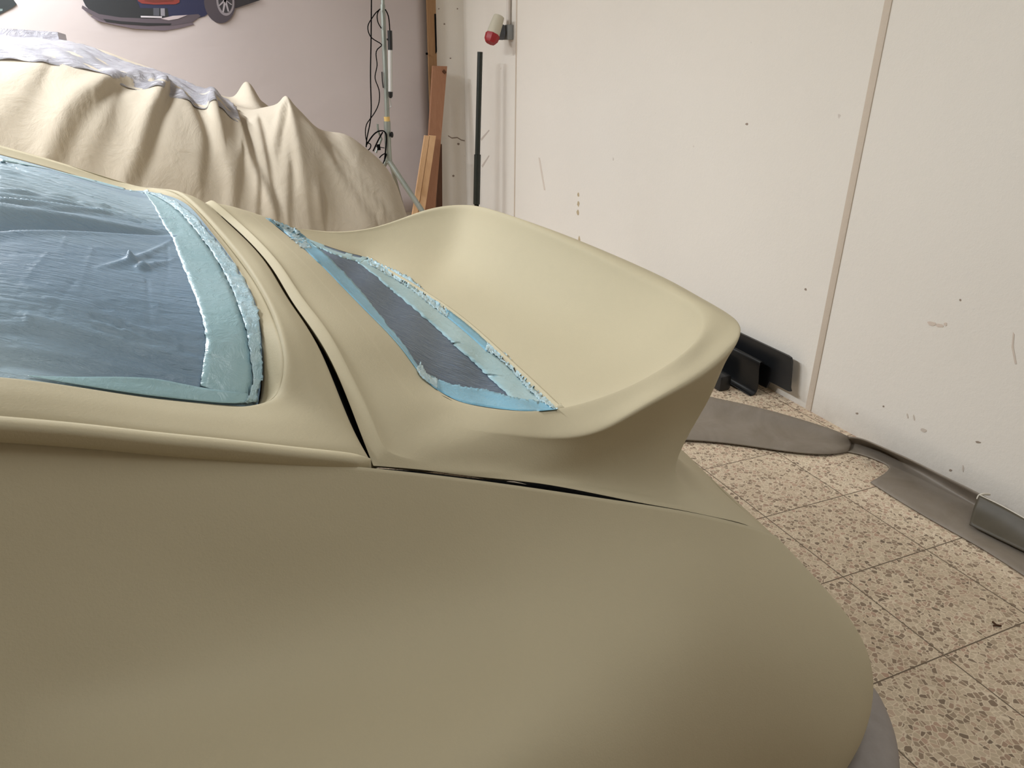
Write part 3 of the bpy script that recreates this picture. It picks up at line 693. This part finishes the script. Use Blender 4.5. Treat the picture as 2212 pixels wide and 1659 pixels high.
cb = bvh_of(CG)
def hitw(bvh, px, py):
    d = ray(px, py); d /= np.linalg.norm(d); loc, nor, i, dist = bvh.ray_cast(Vector(CP), Vector(d)); return None if loc is None else np.array(loc)
folds = [  # pixel line, amplitude, half width, signed (left plane over right)
 ([(312, 176), (252, 178), (228, 190), (202, 214), (174, 233), (153, 266), (142, 304), (120, 345)], .032, .030),
 ([(364, 190), (353, 220), (336, 246), (327, 278), (312, 333), (284, 395)], .034, .026),
 ([(466, 212), (474, 246), (482, 275)], .022, .014),
 ([(506, 246), (526, 289), (544, 341), (567, 385), (602, 455)], .026, .020),
 ([(620, 213), (607, 275), (599, 318)], .018, .016),
 ([(628, 330), (626, 400), (625, 480)], .012, .02),
 ([(650, 250), (683, 296), (735, 370), (802, 470)], .024, .026),
 ([(712, 310), (762, 373), (825, 451)], .016, .026),
 ([(764, 350), (815, 395), (845, 420)], .006, .03),
 ([(405, 214), (428, 260), (445, 304), (436, 390)], .014, .022),
 ([(250, 210), (235, 270), (200, 340)], .010, .03),
 ([(560, 262), (575, 330), (590, 420), (600, 480)], .012, .018),
 ([(90, 160), (60, 210), (20, 260)], .010, .04), ([(560, 400), (556, 470)], .012, .014), ([(690, 400), (700, 470)], .012, .016), ([(520, 330), (512, 420), (500, 480)], .012, .02)]
CNm = vnormals(CG); 
if CNm[30, 100][1] > 0: CNm = -CNm
flat = CG.reshape(-1, 3).copy(); nr_ = CNm.reshape(-1, 3)
disp = np.zeros(len(flat))
for pts, A, wd in folds:
    P3 = [hitw(cb, *q) for q in polyline(np.array(pts, float), 22)]; P3 = np.array([p for p in P3 if p is not None])
    if len(P3) < 2: continue
    for _ in range(5): P3[1:-1] = (P3[:-2]+P3[1:-1]*2+P3[2:])/4
    best = np.full(len(flat), 9.); sg = np.zeros(len(flat)); tt = np.zeros(len(flat))
    for k in range(len(P3)-1):
        a = P3[k]; b = P3[k+1]; ab = b-a; t = np.clip(((flat-a)@ab)/(ab@ab+1e-9), 0, 1); q = a+t[:, None]*ab; d = np.linalg.norm(flat-q, axis=1)
        side_ = np.sign((np.cross(nr_, ab)*(flat-q)).sum(1)+1e-9)
        u = d < best; best[u] = d[u]; sg[u] = side_[u]; tt[u] = (k+t[u])/len(P3)
    fade = np.clip(1.15-tt*.6, .3, 1)*np.clip(tt*6+(0 if pts[0][0] > 600 else 1), 0, 1)*np.where(flat[:, 1] < 3.3, 1, 0)
    sd = best*sg; L = np.where(sd < 0, wd*1.45, wd*.5)
    disp += .72*A*fade*(np.exp(-((sd+wd*.6)/L)**2)-.55*np.exp(-((sd-wd*.7)/(wd*.7))**2))
disp = smooth(disp.reshape(CG.shape[0], CG.shape[1], 1).repeat(3, 2), 2)[:, :, 0].reshape(-1)
rnd = np.sin(flat[:, 0]*31+flat[:, 2]*7+2*np.sin(flat[:, 2]*9))*.004+np.sin(flat[:, 0]*14-flat[:, 2]*11)*.005
disp += rnd*np.clip((1.2-flat[:, 2])*2, 0, 1)
flat = flat+nr_*disp[:, None]*np.where(flat[:, 2:3] < .03, 0, 1)
CG2 = flat.reshape(CG.shape)
cc_ = gridobj('draped_car', CG2, M_CLOTH, None, thick=.004, offset=0)
tag(cc_, 'car hidden under a creased beige cotton dust cover, behind the primered car', 'covered car')
# clear film lying on the cover's top
nspan = 12
r0, r1 = 11*3+6, 11*7; c0_, c1_ = 0, 17*12
PG = CG2[r0:r1, c0_:c1_].copy()
fr = np.linspace(0, 1, PG.shape[1]); keep = []
for j in range(PG.shape[1]):
    x_ = PG[:, j, 0].mean()
    PG[:, j, 2] += .006+.004*np.sin(x_*60+np.arange(PG.shape[0])*.8)+.003*np.sin(x_*23+np.arange(PG.shape[0])*1.9)
# lower edge of the film wanders
pf = gridobj('plastic_sheet', PG, M_PLASTIC, None, thick=.0008, offset=0)
tag(pf, 'shiny clear plastic sheet lying along the top of the beige dust cover', 'plastic sheet')
pk = depth(0, 60, 3.65); pk2 = depth(124, 69, 3.65)
mb = MB(); mb.prism([pk+np.array([-.3, 0, .012]), pk2, pk2+np.array([0, 0, -.05]), pk+np.array([-.3, 0, -.08])], (0, .25, -.002)); po = mb.build('film_fold', M_PLASTIC, pf, False)

# ------------------------------------------------------------------ banner with printed cars
YB = 5.89
bx1 = depth(926, 100, YB)[0]
nx_, nz_ = 60, 20
BG = np.array([[(X0+.6+(bx1-X0-.6)*j/(nx_-1), YB+.008*math.sin(j*.5+i*.3)*(1 if i else 1), .12+2.45*i/(nz_-1)) for j in range(nx_)] for i in range(nz_)])
ban = gridobj('photo_banner', BG, M_BANNER, None, flip=False, thick=.002)
tag(ban, 'pale mauve grey wall banner printed with dark sports cars, hanging on the back wall', 'banner')
def prnt(name, pts, rgb, lay, rough=.45):
    P = [depth(x, y, YB-.012-.0012*lay) for x, y in pts]; mb = MB(); mb.prism(P, (0, .0008, 0)); return mb.build(name, solid(name+'_print', rgb, rough), ban, False)
def z1(pts): return [(x*.28933, y*.28933) for x, y in pts]
prnt('printed_body', z1([(560, -260), (600, -120), (618, 0), (640, 45), (700, 110), (1000, 160), (1400, 160), (1530, 120), (1600, 60), (1900, -40), (1950, -260)]), (30, 32, 62), 0)
prnt('printed_bumper', z1([(618, 0), (1020, 0), (1045, 60), (1250, 62), (1260, 120), (1240, 160), (1000, 160), (720, 115), (650, 55)]), (26, 27, 30), 1)
prnt('printed_lip', z1([(614, 40), (650, 60), (740, 105), (900, 130), (1150, 140), (1300, 120), (1480, 105), (1500, 120), (1440, 165), (1290, 190), (1100, 190), (900, 172), (760, 150), (640, 85), (610, 62)]), (78, 68, 74), 2)
prnt('printed_diffuser', z1([(676, 125), (700, 112), (760, 150), (900, 172), (1100, 190), (1290, 190), (1430, 160), (1448, 184), (1350, 210), (1225, 230), (1000, 215), (850, 185), (740, 160)]), (92, 80, 86), 1)
prnt('printed_shadow_gap', z1([(770, 140), (900, 158), (1100, 172), (1280, 175), (1270, 188), (1100, 192), (900, 178), (790, 162)]), (22, 20, 22), 3)
prnt('printed_lamp', z1([(1018, -60), (1345, -60), (1340, 18), (1310, 32), (1150, 34), (1060, 26), (1030, 8)]), (120, 42, 34), 2)
prnt('printed_lamp_core', z1([(1070, -60), (1300, -60), (1295, 8), (1150, 18), (1080, 8)]), (96, 34, 22), 3)
prnt('printed_highlight', z1([(1050, 118), (1210, 122), (1208, 134), (1052, 130)]), (190, 182, 186), 4)
prnt('printed_shine', z1([(1200, 140), (1290, 118), (1400, 112), (1330, 140), (1260, 152)]), (172, 158, 160), 4)
prnt('printed_exhaust', z1([(1145, 60), (1190, 60), (1190, 118), (1145, 116)]), (70, 70, 78), 3)
prnt('printed_exhaust', z1([(1198, 62), (1230, 62), (1232, 120), (1200, 118)]), (126, 122, 128), 3)
prnt('printed_skirt', z1([(1740, 0), (1950, -10), (1940, 2), (1760, 62), (1735, 55)]), (40, 36, 40), 1)
def ell(cx, cy, rx, ry, rot=0, n=36): return [(cx+rx*math.cos(t)*math.cos(rot)-ry*math.sin(t)*math.sin(rot), cy+rx*math.cos(t)*math.sin(rot)+ry*math.sin(t)*math.cos(rot)) for t in [2*math.pi*k/n for k in range(n)]]
prnt('printed_tyre', z1(ell(1640, 15, 116, 160, -.12)), (66, 58, 64), 3)
prnt('printed_rim', z1(ell(1682, 10, 66, 108, -.1)), (128, 120, 124), 4)
prnt('printed_rim_inner', z1(ell(1682, 5, 52, 92, -.1)), (44, 40, 44), 5)
for a in (.35, 1.1, 1.9, 2.7): prnt('printed_spoke', z1([(1682-8, -5), (1682+8, 2), (1682+52*math.cos(a)+6, 5+92*math.sin(a)), (1682+52*math.cos(a)-6, 5+92*math.sin(a))]), (150, 142, 146), 6)
prnt('printed_car_corner', z1([(-200, -200), (60, -60), (125, 32), (90, 60), (0, 108), (-200, 160)]), (18, 24, 24), 1)
prnt('printed_car_corner_shine', z1([(-100, 60), (20, 66), (18, 82), (-100, 100)]), (96, 110, 108), 2)

# ------------------------------------------------------------------ things in the back corner
def P_(px, py, y): return depth(px, py, y)
def quadprism(name, pts, y, th, mat, y2=None):
    mb = MB(); ys = y if isinstance(y, (list, tuple)) else [y]*len(pts)
    mb.prism([P_(a, b, yy) for (a, b), yy in zip(pts, ys)], (0, th, 0)); return mb.build(name, mat, None, False)
o = quadprism('wooden_batten', [(921, -60), (940, -60), (950, 452), (936, 456)], 5.84, .03, M_BATTEN)
tag(o, 'tall brown wooden batten standing at the banner\'s right edge', 'batten')
mb = MB(); mb.prism([P_(938.5, 30, 5.835), P_(942, 30, 5.835), P_(944, 112, 5.835), (P_(941, 116, 5.835))], (0, .004, 0)); mb.build('slot', M_BLACK, o, False)
mb = MB(); mb.tube([P_(924, 116, 5.82), P_(920, 116, 5.82)], .008, 8); mb.build('bolt', M_BLACK, o)
def board(name, top, bot, wpx_t, wpx_b, yt, yb, th, mat):   # board leaning back against the wall
    a = P_(top[0], top[1], yt); b = P_(top[0]+wpx_t, top[1]+1, yt); c = P_(bot[0]+wpx_b, bot[1]+4, yb); d = P_(bot[0], bot[1], yb)
    # run on to the floor
    k = (a[2])/(a[2]-d[2]); d = a+(d-a)*k; k = b[2]/(b[2]-c[2]); c = b+(c-b)*k
    mb = MB(); mb.prism([a, b, c, d], (0, -th, 0)); return mb.build(name, mat, None, False)
o = board('timber_plank', (933, 142), (915, 448), 30, 22, 5.80, 5.62, .035, M_PLANK); tag(o, 'wide reddish brown plank leaning in the back corner', 'plank')
bm_ = MB(); bm_.tube([P_(957, 152, 5.757), P_(962, 158, 5.757)], .012, 8); bm_.build('notch', M_DARKWOOD, o)
o = board('wooden_strip', (916, 292), (894, 432), 10, 10, 5.62, 5.52, .022, M_STRIP); tag(o, 'left one of two pale short laths leaning on the brown plank', 'lath')
o = board('wooden_strip', (927, 292), (903, 450), 13, 13, 5.62, 5.52, .022, M_STRIP); tag(o, 'right one of two pale short laths, wider, leaning on the brown plank', 'lath')
o = board('dark_gap_strip', (948, 310), (941, 448), 5, 13, 5.78, 5.72, .02, M_DARKWOOD); tag(o, 'dark brown strip filling the dark gap behind the reddish plank', 'board')  # added dark strip in place of the shaded gap behind the plank

# stand with cables and lamp
stand = empty('tripod_stand', (P_(838, 348, 5.2)[0], 5.2, 0)); tag(stand, 'grey galvanised tripod stand hung with black cables, behind the covered car', 'tripod stand')
def ch(mb, name, mat, parent):
    o = mb.build(name, mat, None); o.parent = parent
    if parent: o.matrix_parent_inverse = Matrix.Translation(-Vector(parent.location)); 
    return o
YS = 5.2
mb = MB(); mb.tube([P_(826, -200, YS), P_(826.5, -5, YS), P_(827, 12, YS)], .012); ch(mb, 'upper_pole', M_GALV, stand)
mb = MB(); mb.tube([P_(826.5, 10, YS), P_(829.5, 90, YS), P_(832, 145, YS), P_(834.5, 200, YS), P_(836.5, 255, YS), P_(838, 300, YS)], .0165); ch(mb, 'pole', M_GALV, stand)
mb = MB(); mb.tube([P_(836, 262, YS), P_(838, 315, YS), P_(840, 352, YS)], .023); ch(mb, 'collar', M_GALV, stand)
mb = MB(); mb.tube([P_(840, 291, YS-.01), P_(849, 291, YS-.01)], .012); mb.tube([P_(845, 291, YS-.03), P_(848, 291, YS-.03)], .02); ch(mb, 'knob', M_BLKPLA, stand)
def leg(a, b, yb, r=.016):
    A = P_(*a, YS); B = P_(*b, yb); k = (A[2]-r)/(A[2]-B[2]); B = A+(B-A)*k; m_ = MB(); m_.tube([A, (A+B)/2, B], r); return ch(m_, 'leg', M_GALV, stand)
leg((838, 345), (912, 456), 5.05, .019); leg((838, 330), (862, 420), 5.5, .014); leg((836, 345), (790, 440), 5.3, .015)
mb = MB(); mb.tube([P_(815, 268, YS), P_(817, 285, YS), P_(824, 300, YS), P_(812, 330, YS)], .008); ch(mb, 'crank', M_GALV, stand)
mb = MB(); a = P_(835.5, 252, YS); b = P_(836.3, 262, YS); mb.tube([a, b], .020); ch(mb, 'yellow_tape', solid('yellow_tape', (214, 180, 110), .5), stand)
mb = MB(); mb.tube([P_(825, 155, YS-.01), P_(826, 175, YS-.01), P_(828, 190, YS-.01)], .004); ch(mb, 'clip', M_BLKPLA, stand)
def z2(pts, y=YS-.03): return curve([P_(740+a*.1808, b*.1808, y) for a, b in pts], 60)
def z3(pts, y=YS-.03): return curve([P_(740+a*.1808, 240+b*.1808, y) for a, b in pts], 40)
mb = MB(); mb.tube(z2([(350, -200), (345, 0), (340, 500), (335, 1000), (338, 1390), (310, 1560), (290, 1660), (282, 1760)], YS-.14), .0042, 6)
o = mb.build('power_cable', M_BLACK); tag(o, 'black cable hanging straight down left of the tripod stand', 'cable')
mb = MB(); mb.tube(z2([(450, 108), (400, 150), (350, 220), (303, 310), (315, 400), (370, 470), (468, 540), (415, 590), (405, 700), (410, 800), (388, 930), (425, 1040), (442, 1130), (428, 1250), (350, 1395), (290, 1480), (273, 1570), (285, 1680), (300, 1720)], YS-.035), .0035, 6)
mb.tube(z2([(445, 108), (415, 170), (425, 270), (465, 340)], YS-.03), .0035, 6)
mb.tube(z3([(282, 410), (340, 320), (420, 245), (500, 245), (520, 400), (500, 600)]), .005, 6)
mb.tube(z3([(365, 480), (420, 360), (480, 250)]), .005, 6); mb.tube(z3([(300, 380), (335, 400), (325, 450), (290, 470)]), .004, 6)
mb.tube(z3([(440, 560), (480, 520), (520, 510), (490, 610), (470, 700)]), .004, 6); mb.tube(z3([(400, 420), (440, 430), (500, 440)]), .003, 6)
mb.tube([P_(817, 312, YS-.04), P_(819, 324, YS-.04)], .012, 8)
o = mb.build('coiled_cable', M_BLACK); tag(o, 'thin black looped cable hung on the tripod stand', 'cable')
lamp = empty('inspection_lamp', P_(843, 212, YS-.05)); tag(lamp, 'tubular work light with black handle hanging on the tripod stand', 'work light')
yl = YS-.05
mb = MB(); mb.tube([P_(842, 66, yl), P_(842.6, 86, yl), P_(843, 108, yl)], .0155, 14); mb.tube([P_(836, 86, yl), P_(842, 82, yl)], .006); ch(mb, 'handle', M_BLKPLA, lamp)
mb = MB(); mb.tube([P_(843, 108, yl), P_(843.5, 198, yl)], .0145, 14); 
ltm = Mat('lamp_tube', srgb(196, 194, 190), .15, 0, .6); ch(mb, 'light_tube', ltm.m, lamp)
mb = MB(); mb.tube([P_(843.5, 198, yl), P_(843.6, 208, yl), P_(843.7, 212, yl)], np.array([.0155, .0145, .007]), 14); ch(mb, 'end_cap', M_BLKPLA, lamp)
mb = MB(); mb.tube(curve([P_(842, 212, yl), P_(844.5, 222, yl), P_(843.5, 232, yl), P_(840.5, 233, yl)], 12), .002, 6); ch(mb, 'hook', M_GALV, lamp)
mb = MB(); mb.tube(curve([P_(832, 20, yl), P_(838, 32, yl), P_(841, 50, yl), P_(842, 66, yl)], 16), .004, 6); ch(mb, 'cord', M_BLACK, lamp)

# dark pole near the right wall
pb = P_(1029, 447, 5.08); pt = P_(1037, 112, 5.08)
k = pt[2]/(pt[2]-pb[2]); p0 = pt+(pb-pt)*k
pole = empty('telescopic_pole', (p0[0], p0[1], 0)); tag(pole, 'dark green black telescopic pole standing upright by the white wall', 'pole')
mg = Mat('dark_green_steel', srgb(24, 30, 24), .4, 0, .5); f = mg.noise(30, 3, .6); mg.color(mg.mix(f, srgb(16, 20, 17), srgb(30, 38, 30)))
q1 = P_(1031.5, 334, 5.08)
mb = MB(); mb.tube([pt, q1], .0185, 16); ch(mb, 'upper_tube', mg.m, pole)
q2 = P_(1029.5, 441, 5.08)
mb = MB(); mb.tube([q1, q2], .0245, 16); ch(mb, 'lower_tube', mg.m, pole)
mb = MB(); mb.tube([q2, p0*.98+q2*.02], .017, 16); mb.tube([p0+np.array([0, 0, .015]), p0], .06, 20); ch(mb, 'foot_plate', M_BLACK, pole)
# socket on the right wall
yw_ = 5.02
sk = empty('wall_socket', wallX(1101, 75)); tag(sk, 'grey and white industrial wall socket with red cap, high on the right wall', 'power socket')
mb = MB(); lo = P_(1091, 86, 4.98); hi = P_(1110, 54, 4.98)
mb.box((hi[0]-.062, 4.94, lo[2]), (2.109, 5.03, hi[2]), None, .006); ch(mb, 'junction_box', solid('grey_plastic', (140, 142, 142), .5), sk)
c0s = np.array([2.048, 4.985, (lo[2]+hi[2])/2])
mb = MB(); mb.tube([c0s, c0s+np.array([-.03, 0, 0]), c0s+np.array([-.031, 0, 0]), c0s+np.array([-.062, 0, .0])], np.array([.048, .048, .05, .046]), 20); ch(mb, 'collar', solid('dark_grey_plastic', (72, 76, 84), .5), sk)
a = P_(1078, 36, 4.96); b = P_(1064, 77, 4.94)
mb = MB(); mb.tube([a, a*.6+b*.4, b], np.array([.036, .041, .045]), 20); ch(mb, 'shroud', solid('white_plastic', (196, 190, 172), .5), sk)
d_ = (b-a)/np.linalg.norm(b-a)
mb = MB(); mb.tube([b-d_*.006, b+d_*.03, b+d_*.05], np.array([.05, .047, .034]), 8); ch(mb, 'red_cap', solid('red_plastic', (150, 22, 30), .4), sk)
mb = MB(); mb.tube([wallX(1104, 56)+np.array([-.02, 0, 0]), np.array([2.09, wallX(1104, 56)[1], CEIL-.01])], .014, 12); o = mb.build('conduit_pipe', solid('white_pipe', (214, 205, 196), .5)); tag(o, 'white conduit pipe running up the right wall above the socket', 'pipe')

# ------------------------------------------------------------------ parts lying along the right wall
def Z(px, py, z=0.): return floor_at(px, py, z)
p1 = [[Z(*q) for q in ((1380, 950, .012), (1475, 951, .010), (1560, 957, .008), (1650, 969, .008), (1740, 980, .008), (1800, 981, .006), (1832, 976, .004))],
      [Z(*q) for q in ((1380, 925, .03), (1475, 935, .025), (1560, 943, .022), (1650, 955, .02), (1740, 970, .018), (1800, 974, .014), (1836, 968, .012))],
      [Z(*q) for q in ((1390, 880, .045), (1490, 900, .040), (1570, 912, .038), (1655, 926, .034), (1740, 945, .028), (1800, 958, .022), (1838, 958, .018))],
      [Z(*q) for q in ((1400, 822, .11), (1510, 852, .10), (1600, 872, .09), (1685, 893, .08), (1765, 917, .065), (1808, 932, .055), (1832, 942, .045))]]
o = gridobj('body_trim_panel', surf(np.array(p1), 8, 6), M_GREY, None, flip=True, thick=.004); tag(o, 'scuffed grey tapered body panel on the floor, end behind the spoiler', 'body panel')
p2 = [[Z(*q) for q in ((1828, 977, .003), (1862, 984, .003), (1898, 997, .003), (1920, 1014, .003), (1880, 1043, .003), (1992, 1113, .003), (2110, 1180, .003), (2212, 1245, .003), (2330, 1322, .003))],
      [Z(*q) for q in ((1832, 962, .008), (1868, 970, .008), (1910, 985, .008), (1948, 1010, .008), (1960, 1040, .008), (2045, 1085, .008), (2125, 1132, .008), (2220, 1190, .008), (2330, 1258, .008))],
      [Z(*q) for q in ((1834, 955, .016), (1872, 962, .016), (1915, 977, .016), (1955, 1000, .016), (1985, 1022, .016), (2060, 1065, .016), (2135, 1108, .016), (2225, 1160, .016), (2330, 1222, .016))],
      [Z(*q) for q in ((1834, 942, .05), (1862, 947, .065), (1900, 962, .075), (1950, 984, .08), (1992, 1004, .08), (2052, 1034, .08), (2120, 1068, .08), (2212, 1120, .08), (2330, 1186, .08))]]
o = gridobj('rocker_panel', surf(np.array(p2), 8, 6, {0: [4]}), M_GREY, None, flip=True, thick=.004); tag(o, 'long grey L-shaped panel with cut-out lying against the right wall\'s foot', 'body panel')
og = Mat('olive_grey', srgb(74, 66, 52), .5, 0, .4); og.color(og.mix(og.noise(9, 4, .6), srgb(62, 56, 44), srgb(92, 84, 70)))
p3 = [[Z(*q) for q in ((2094, 1134, .022), (2150, 1162, .022), (2212, 1192, .022), (2330, 1252, .022))],
      [Z(*q) for q in ((2104, 1098, .05), (2160, 1128, .05), (2216, 1158, .05), (2330, 1218, .05))],
      [Z(*q) for q in ((2116, 1070, .085), (2165, 1094, .085), (2216, 1122, .085), (2330, 1184, .085))]]
g3 = surf(np.array(p3), 8, 5)
br = gridobj('folded_bracket', g3, og.m, None, flip=True, thick=.004); tag(br, 'dark olive folded strip with a pale edge on the wall-side grey panel', 'bracket')
mb = MB(); mb.tube(list(g3[-1][:1]+np.array([0, 0, -.02]))+list(g3[-1]), .003, 6); mb.tube(curve([g3[-1][0]+np.array([-.004, 0, -.012]), g3[-1][0], g3[-1][0]+np.array([.03, -.01, .002])], 10), .004, 6); mb.build('pale_edge', solid('pale_edge', (206, 198, 184), .6), br)
# black pieces leaning on the wall
XB = 2.06
pts = [(1480, 664), (1590, 716), (1700, 768), (1707, 773), (1709, 782), (1705, 838), (1707, 846), (1702, 845), (1662, 824), (1655, 838), (1600, 812), (1480, 760)]
mb = MB(); mb.prism([wallX(a, b, XB) for a, b in pts], (.010, 0, 0)); o = mb.build('plastic_board', M_BLKPLA, None, False)
mn = min(v.co.z for v in o.data.vertices)
for v in o.data.vertices: v.co.x += max(0, .02*(v.co.z-.15))
tag(o, 'flat black plastic panel with rounded corner leaning against the right wall', 'plastic panel')
if mn > .005:
    mb = MB(); a = wallX(1656, 830, XB); mb.box((a[0]-.004, a[1], 0), (a[0]+.010, a[1]+.03, a[2]+.02), None, 0); mb.box((a[0]-.004, a[1]+.45, 0), (a[0]+.010, a[1]+.5, a[2]+.03)); mb.build('foot', M_BLKPLA, o, False)
ye = 2.10
cs = [depth(*q, ye) for q in ((1650, 785), (1644, 783), (1641, 792), (1640, 808), (1636, 842), (1632, 850), (1622, 856), (1617, 853))]
cs = curve(cs, 26)
dirv = np.array([.0, 1.1, 0.])
CHN = np.array([cs, cs+dirv*.5, cs+dirv])
o = gridobj('black_channel', CHN, M_BLKPLA, None, thick=.004); tag(o, 'black curved trim channel lying before the black panel, end showing', 'trim channel')
mb = MB(); b0 = depth(1560, 838, 2.2); mb.box((-.03, -.02, -.04), (.03, .5, .03), Matrix.Translation(Vector((b0[0], b0[1], .04))), .012); o = mb.build('black_block', M_BLKPLA); tag(o, 'small black block on the floor under the black channel', 'block')
# curved grey shell by the rear corner of the car
def shellrow(pts): return [Z(*q) for q in pts]
gsh = surf(np.array([shellrow(((1690, 1560, .10), (1740, 1590, .10), (1770, 1640, .10), (1785, 1700, .10), (1790, 1780, .10), (1790, 1900, .10))),
   shellrow(((1720, 1490, .125), (1800, 1520, .125), (1835, 1575, .125), (1855, 1640, .125), (1862, 1720, .125), (1862, 1860, .125))),
   shellrow(((1740, 1455, .12), (1830, 1470, .12), (1880, 1530, .12), (1905, 1600, .12), (1912, 1690, .12), (1912, 1830, .12))),
   shellrow(((1770, 1440, .095), (1862, 1470, .095), (1908, 1535, .095), (1930, 1605, .095), (1937, 1690, .095), (1937, 1830, .095))),
   shellrow(((1780, 1500, .045), (1862, 1525, .045), (1900, 1590, .045), (1920, 1660, .045), (1925, 1750, .045), (1925, 1890, .045))),
   shellrow(((1770, 1560, 0), (1840, 1590, 0), (1880, 1650, 0), (1898, 1720, 0), (1902, 1810, 0), (1902, 1950, 0)))]), 8, 6)
gm = Mat('weathered_grey', srgb(132, 124, 120), .6, 0, .3); c1 = gm.mix(gm.noise(30, 4, .6, scale=(1, 1, .2)), srgb(132, 124, 118), srgb(158, 150, 145)); gm.color(gm.mix(gm.ramp(gm.noise(9, 4, .6), [(.66, (0, 0, 0)), (.74, (1, 1, 1))]), c1, srgb(84, 70, 60)))
o = gridobj('bumper_shell', gsh, gm.m, None, flip=True, thick=.006); tag(o, 'curved worn grey bumper shell on the floor at the primered car\'s rear corner', 'bumper')
# stains and scuffs that belong to the walls
wr = bpy.data.objects['wall_right']; wb = bpy.data.objects['wall_back']
def stain(pts, rgb, back=False, parent=None):
    P = [(depth(x, y, Y1-.0012) if back else wallX(x, y, X1-.0012)) for x, y in pts]
    mb = MB(); mb.prism(P, (0, .001, 0) if back else (.001, 0, 0)); o = mb.build('stain', solid('stain', rgb, .8), wb if back else wr, False)
def sp(cx, cy, rx, ry, rot=0., n=9):
    return [(cx+(rx*math.cos(t)*math.cos(rot)-ry*math.sin(t)*math.sin(rot))*random.uniform(.75, 1.2), cy+(rx*math.cos(t)*math.sin(rot)+ry*math.sin(t)*math.cos(rot))*random.uniform(.75, 1.2)) for t in [2*math.pi*k/n for k in range(n)]]
for q in ((1249, 421, 2.2, 5), (1249, 440, 2.4, 6), (1248, 459, 3, 6), (1251, 518, 2, 8)): stain(sp(*q), (186, 168, 138))
for q in ((2112, 955, 6, 2, .1), (1740, 625, 2.5, 2.5), (2053, 1016, 3, 2.5), (1851, 893, 3, 2), (1908, 878, 2, 2), (1613, 268, 3, 2.4), (2074, 648, 2, 2.5)): stain(sp(*q), (150, 134, 120))
for q in ((2012, 699, 9, 5, .2), (2030, 703, 9, 4, .1), (2042, 700, 4, 4)): stain(sp(*q), (213, 197, 183))
for q in ((1995, 929, 7, 4, .3), (1960, 898, 1.6, 6, -.2), (1974, 902, 1.6, 6, -.2), (2080, 1012, 2, 8)): stain(sp(*q), (202, 189, 176))
stain([(2188, 718), (2191, 722), (2189, 748), (2196, 786), (2192, 786), (2185, 750)], (207, 193, 180))
stain([(1163, 340), (1166, 341), (1172, 375), (1178, 411), (1175, 411), (1168, 372)], (212, 200, 188))
stain([(1038, 300), (1056, 280), (1057, 282), (1040, 304)], (198, 186, 176)); stain([(1040, 358), (1056, 335), (1057, 337), (1042, 362)], (198, 186, 176))
cr = [(968, 292), (976, 297), (988, 296), (996, 301), (1004, 303)]
for a, b in zip(cr[:-1], cr[1:]): stain([a, b, (b[0], b[1]+2.4), (a[0], a[1]+2.4)], (140, 124, 112), True)
for q in ((990, 311, 3, 2.5), (960, 52, 2, 2), (948, 19, 1.6, 1.6), (988, 19, 1.8, 1.6), (973, 126, 2, 1.6), (979, 380, 2.5, 2.5)): stain(sp(*q), (140, 124, 112), True)
# bits on the floor
pt_ = [Z(2144, 1343, .004), Z(2152, 1350, .004), Z(2163, 1352, .004)]
mb = MB(); mb.tube(pt_, .0025, 6); mb.tube([Z(2146, 1352, .003), Z(2152, 1350, .003)], .002, 6); o = mb.build('splinter', M_DARKWOOD); tag(o, 'tiny dark splinter lying on the terrazzo floor', 'splinter')
c = Z(893, 474, .012); mb = MB()
for k, (rr, zz) in enumerate(((.13, .012), (.115, .03), (.14, .045))):
    mb.tube([c+np.array([rr*math.cos(t+k), rr*.8*math.sin(t+k), zz-.012]) for t in np.linspace(0, 2*math.pi, 30)], .011, 8)
o = mb.build('cable_coil', M_BLACK); tag(o, 'coil of black cable on the floor at the tripod stand\'s foot', 'cable coil')
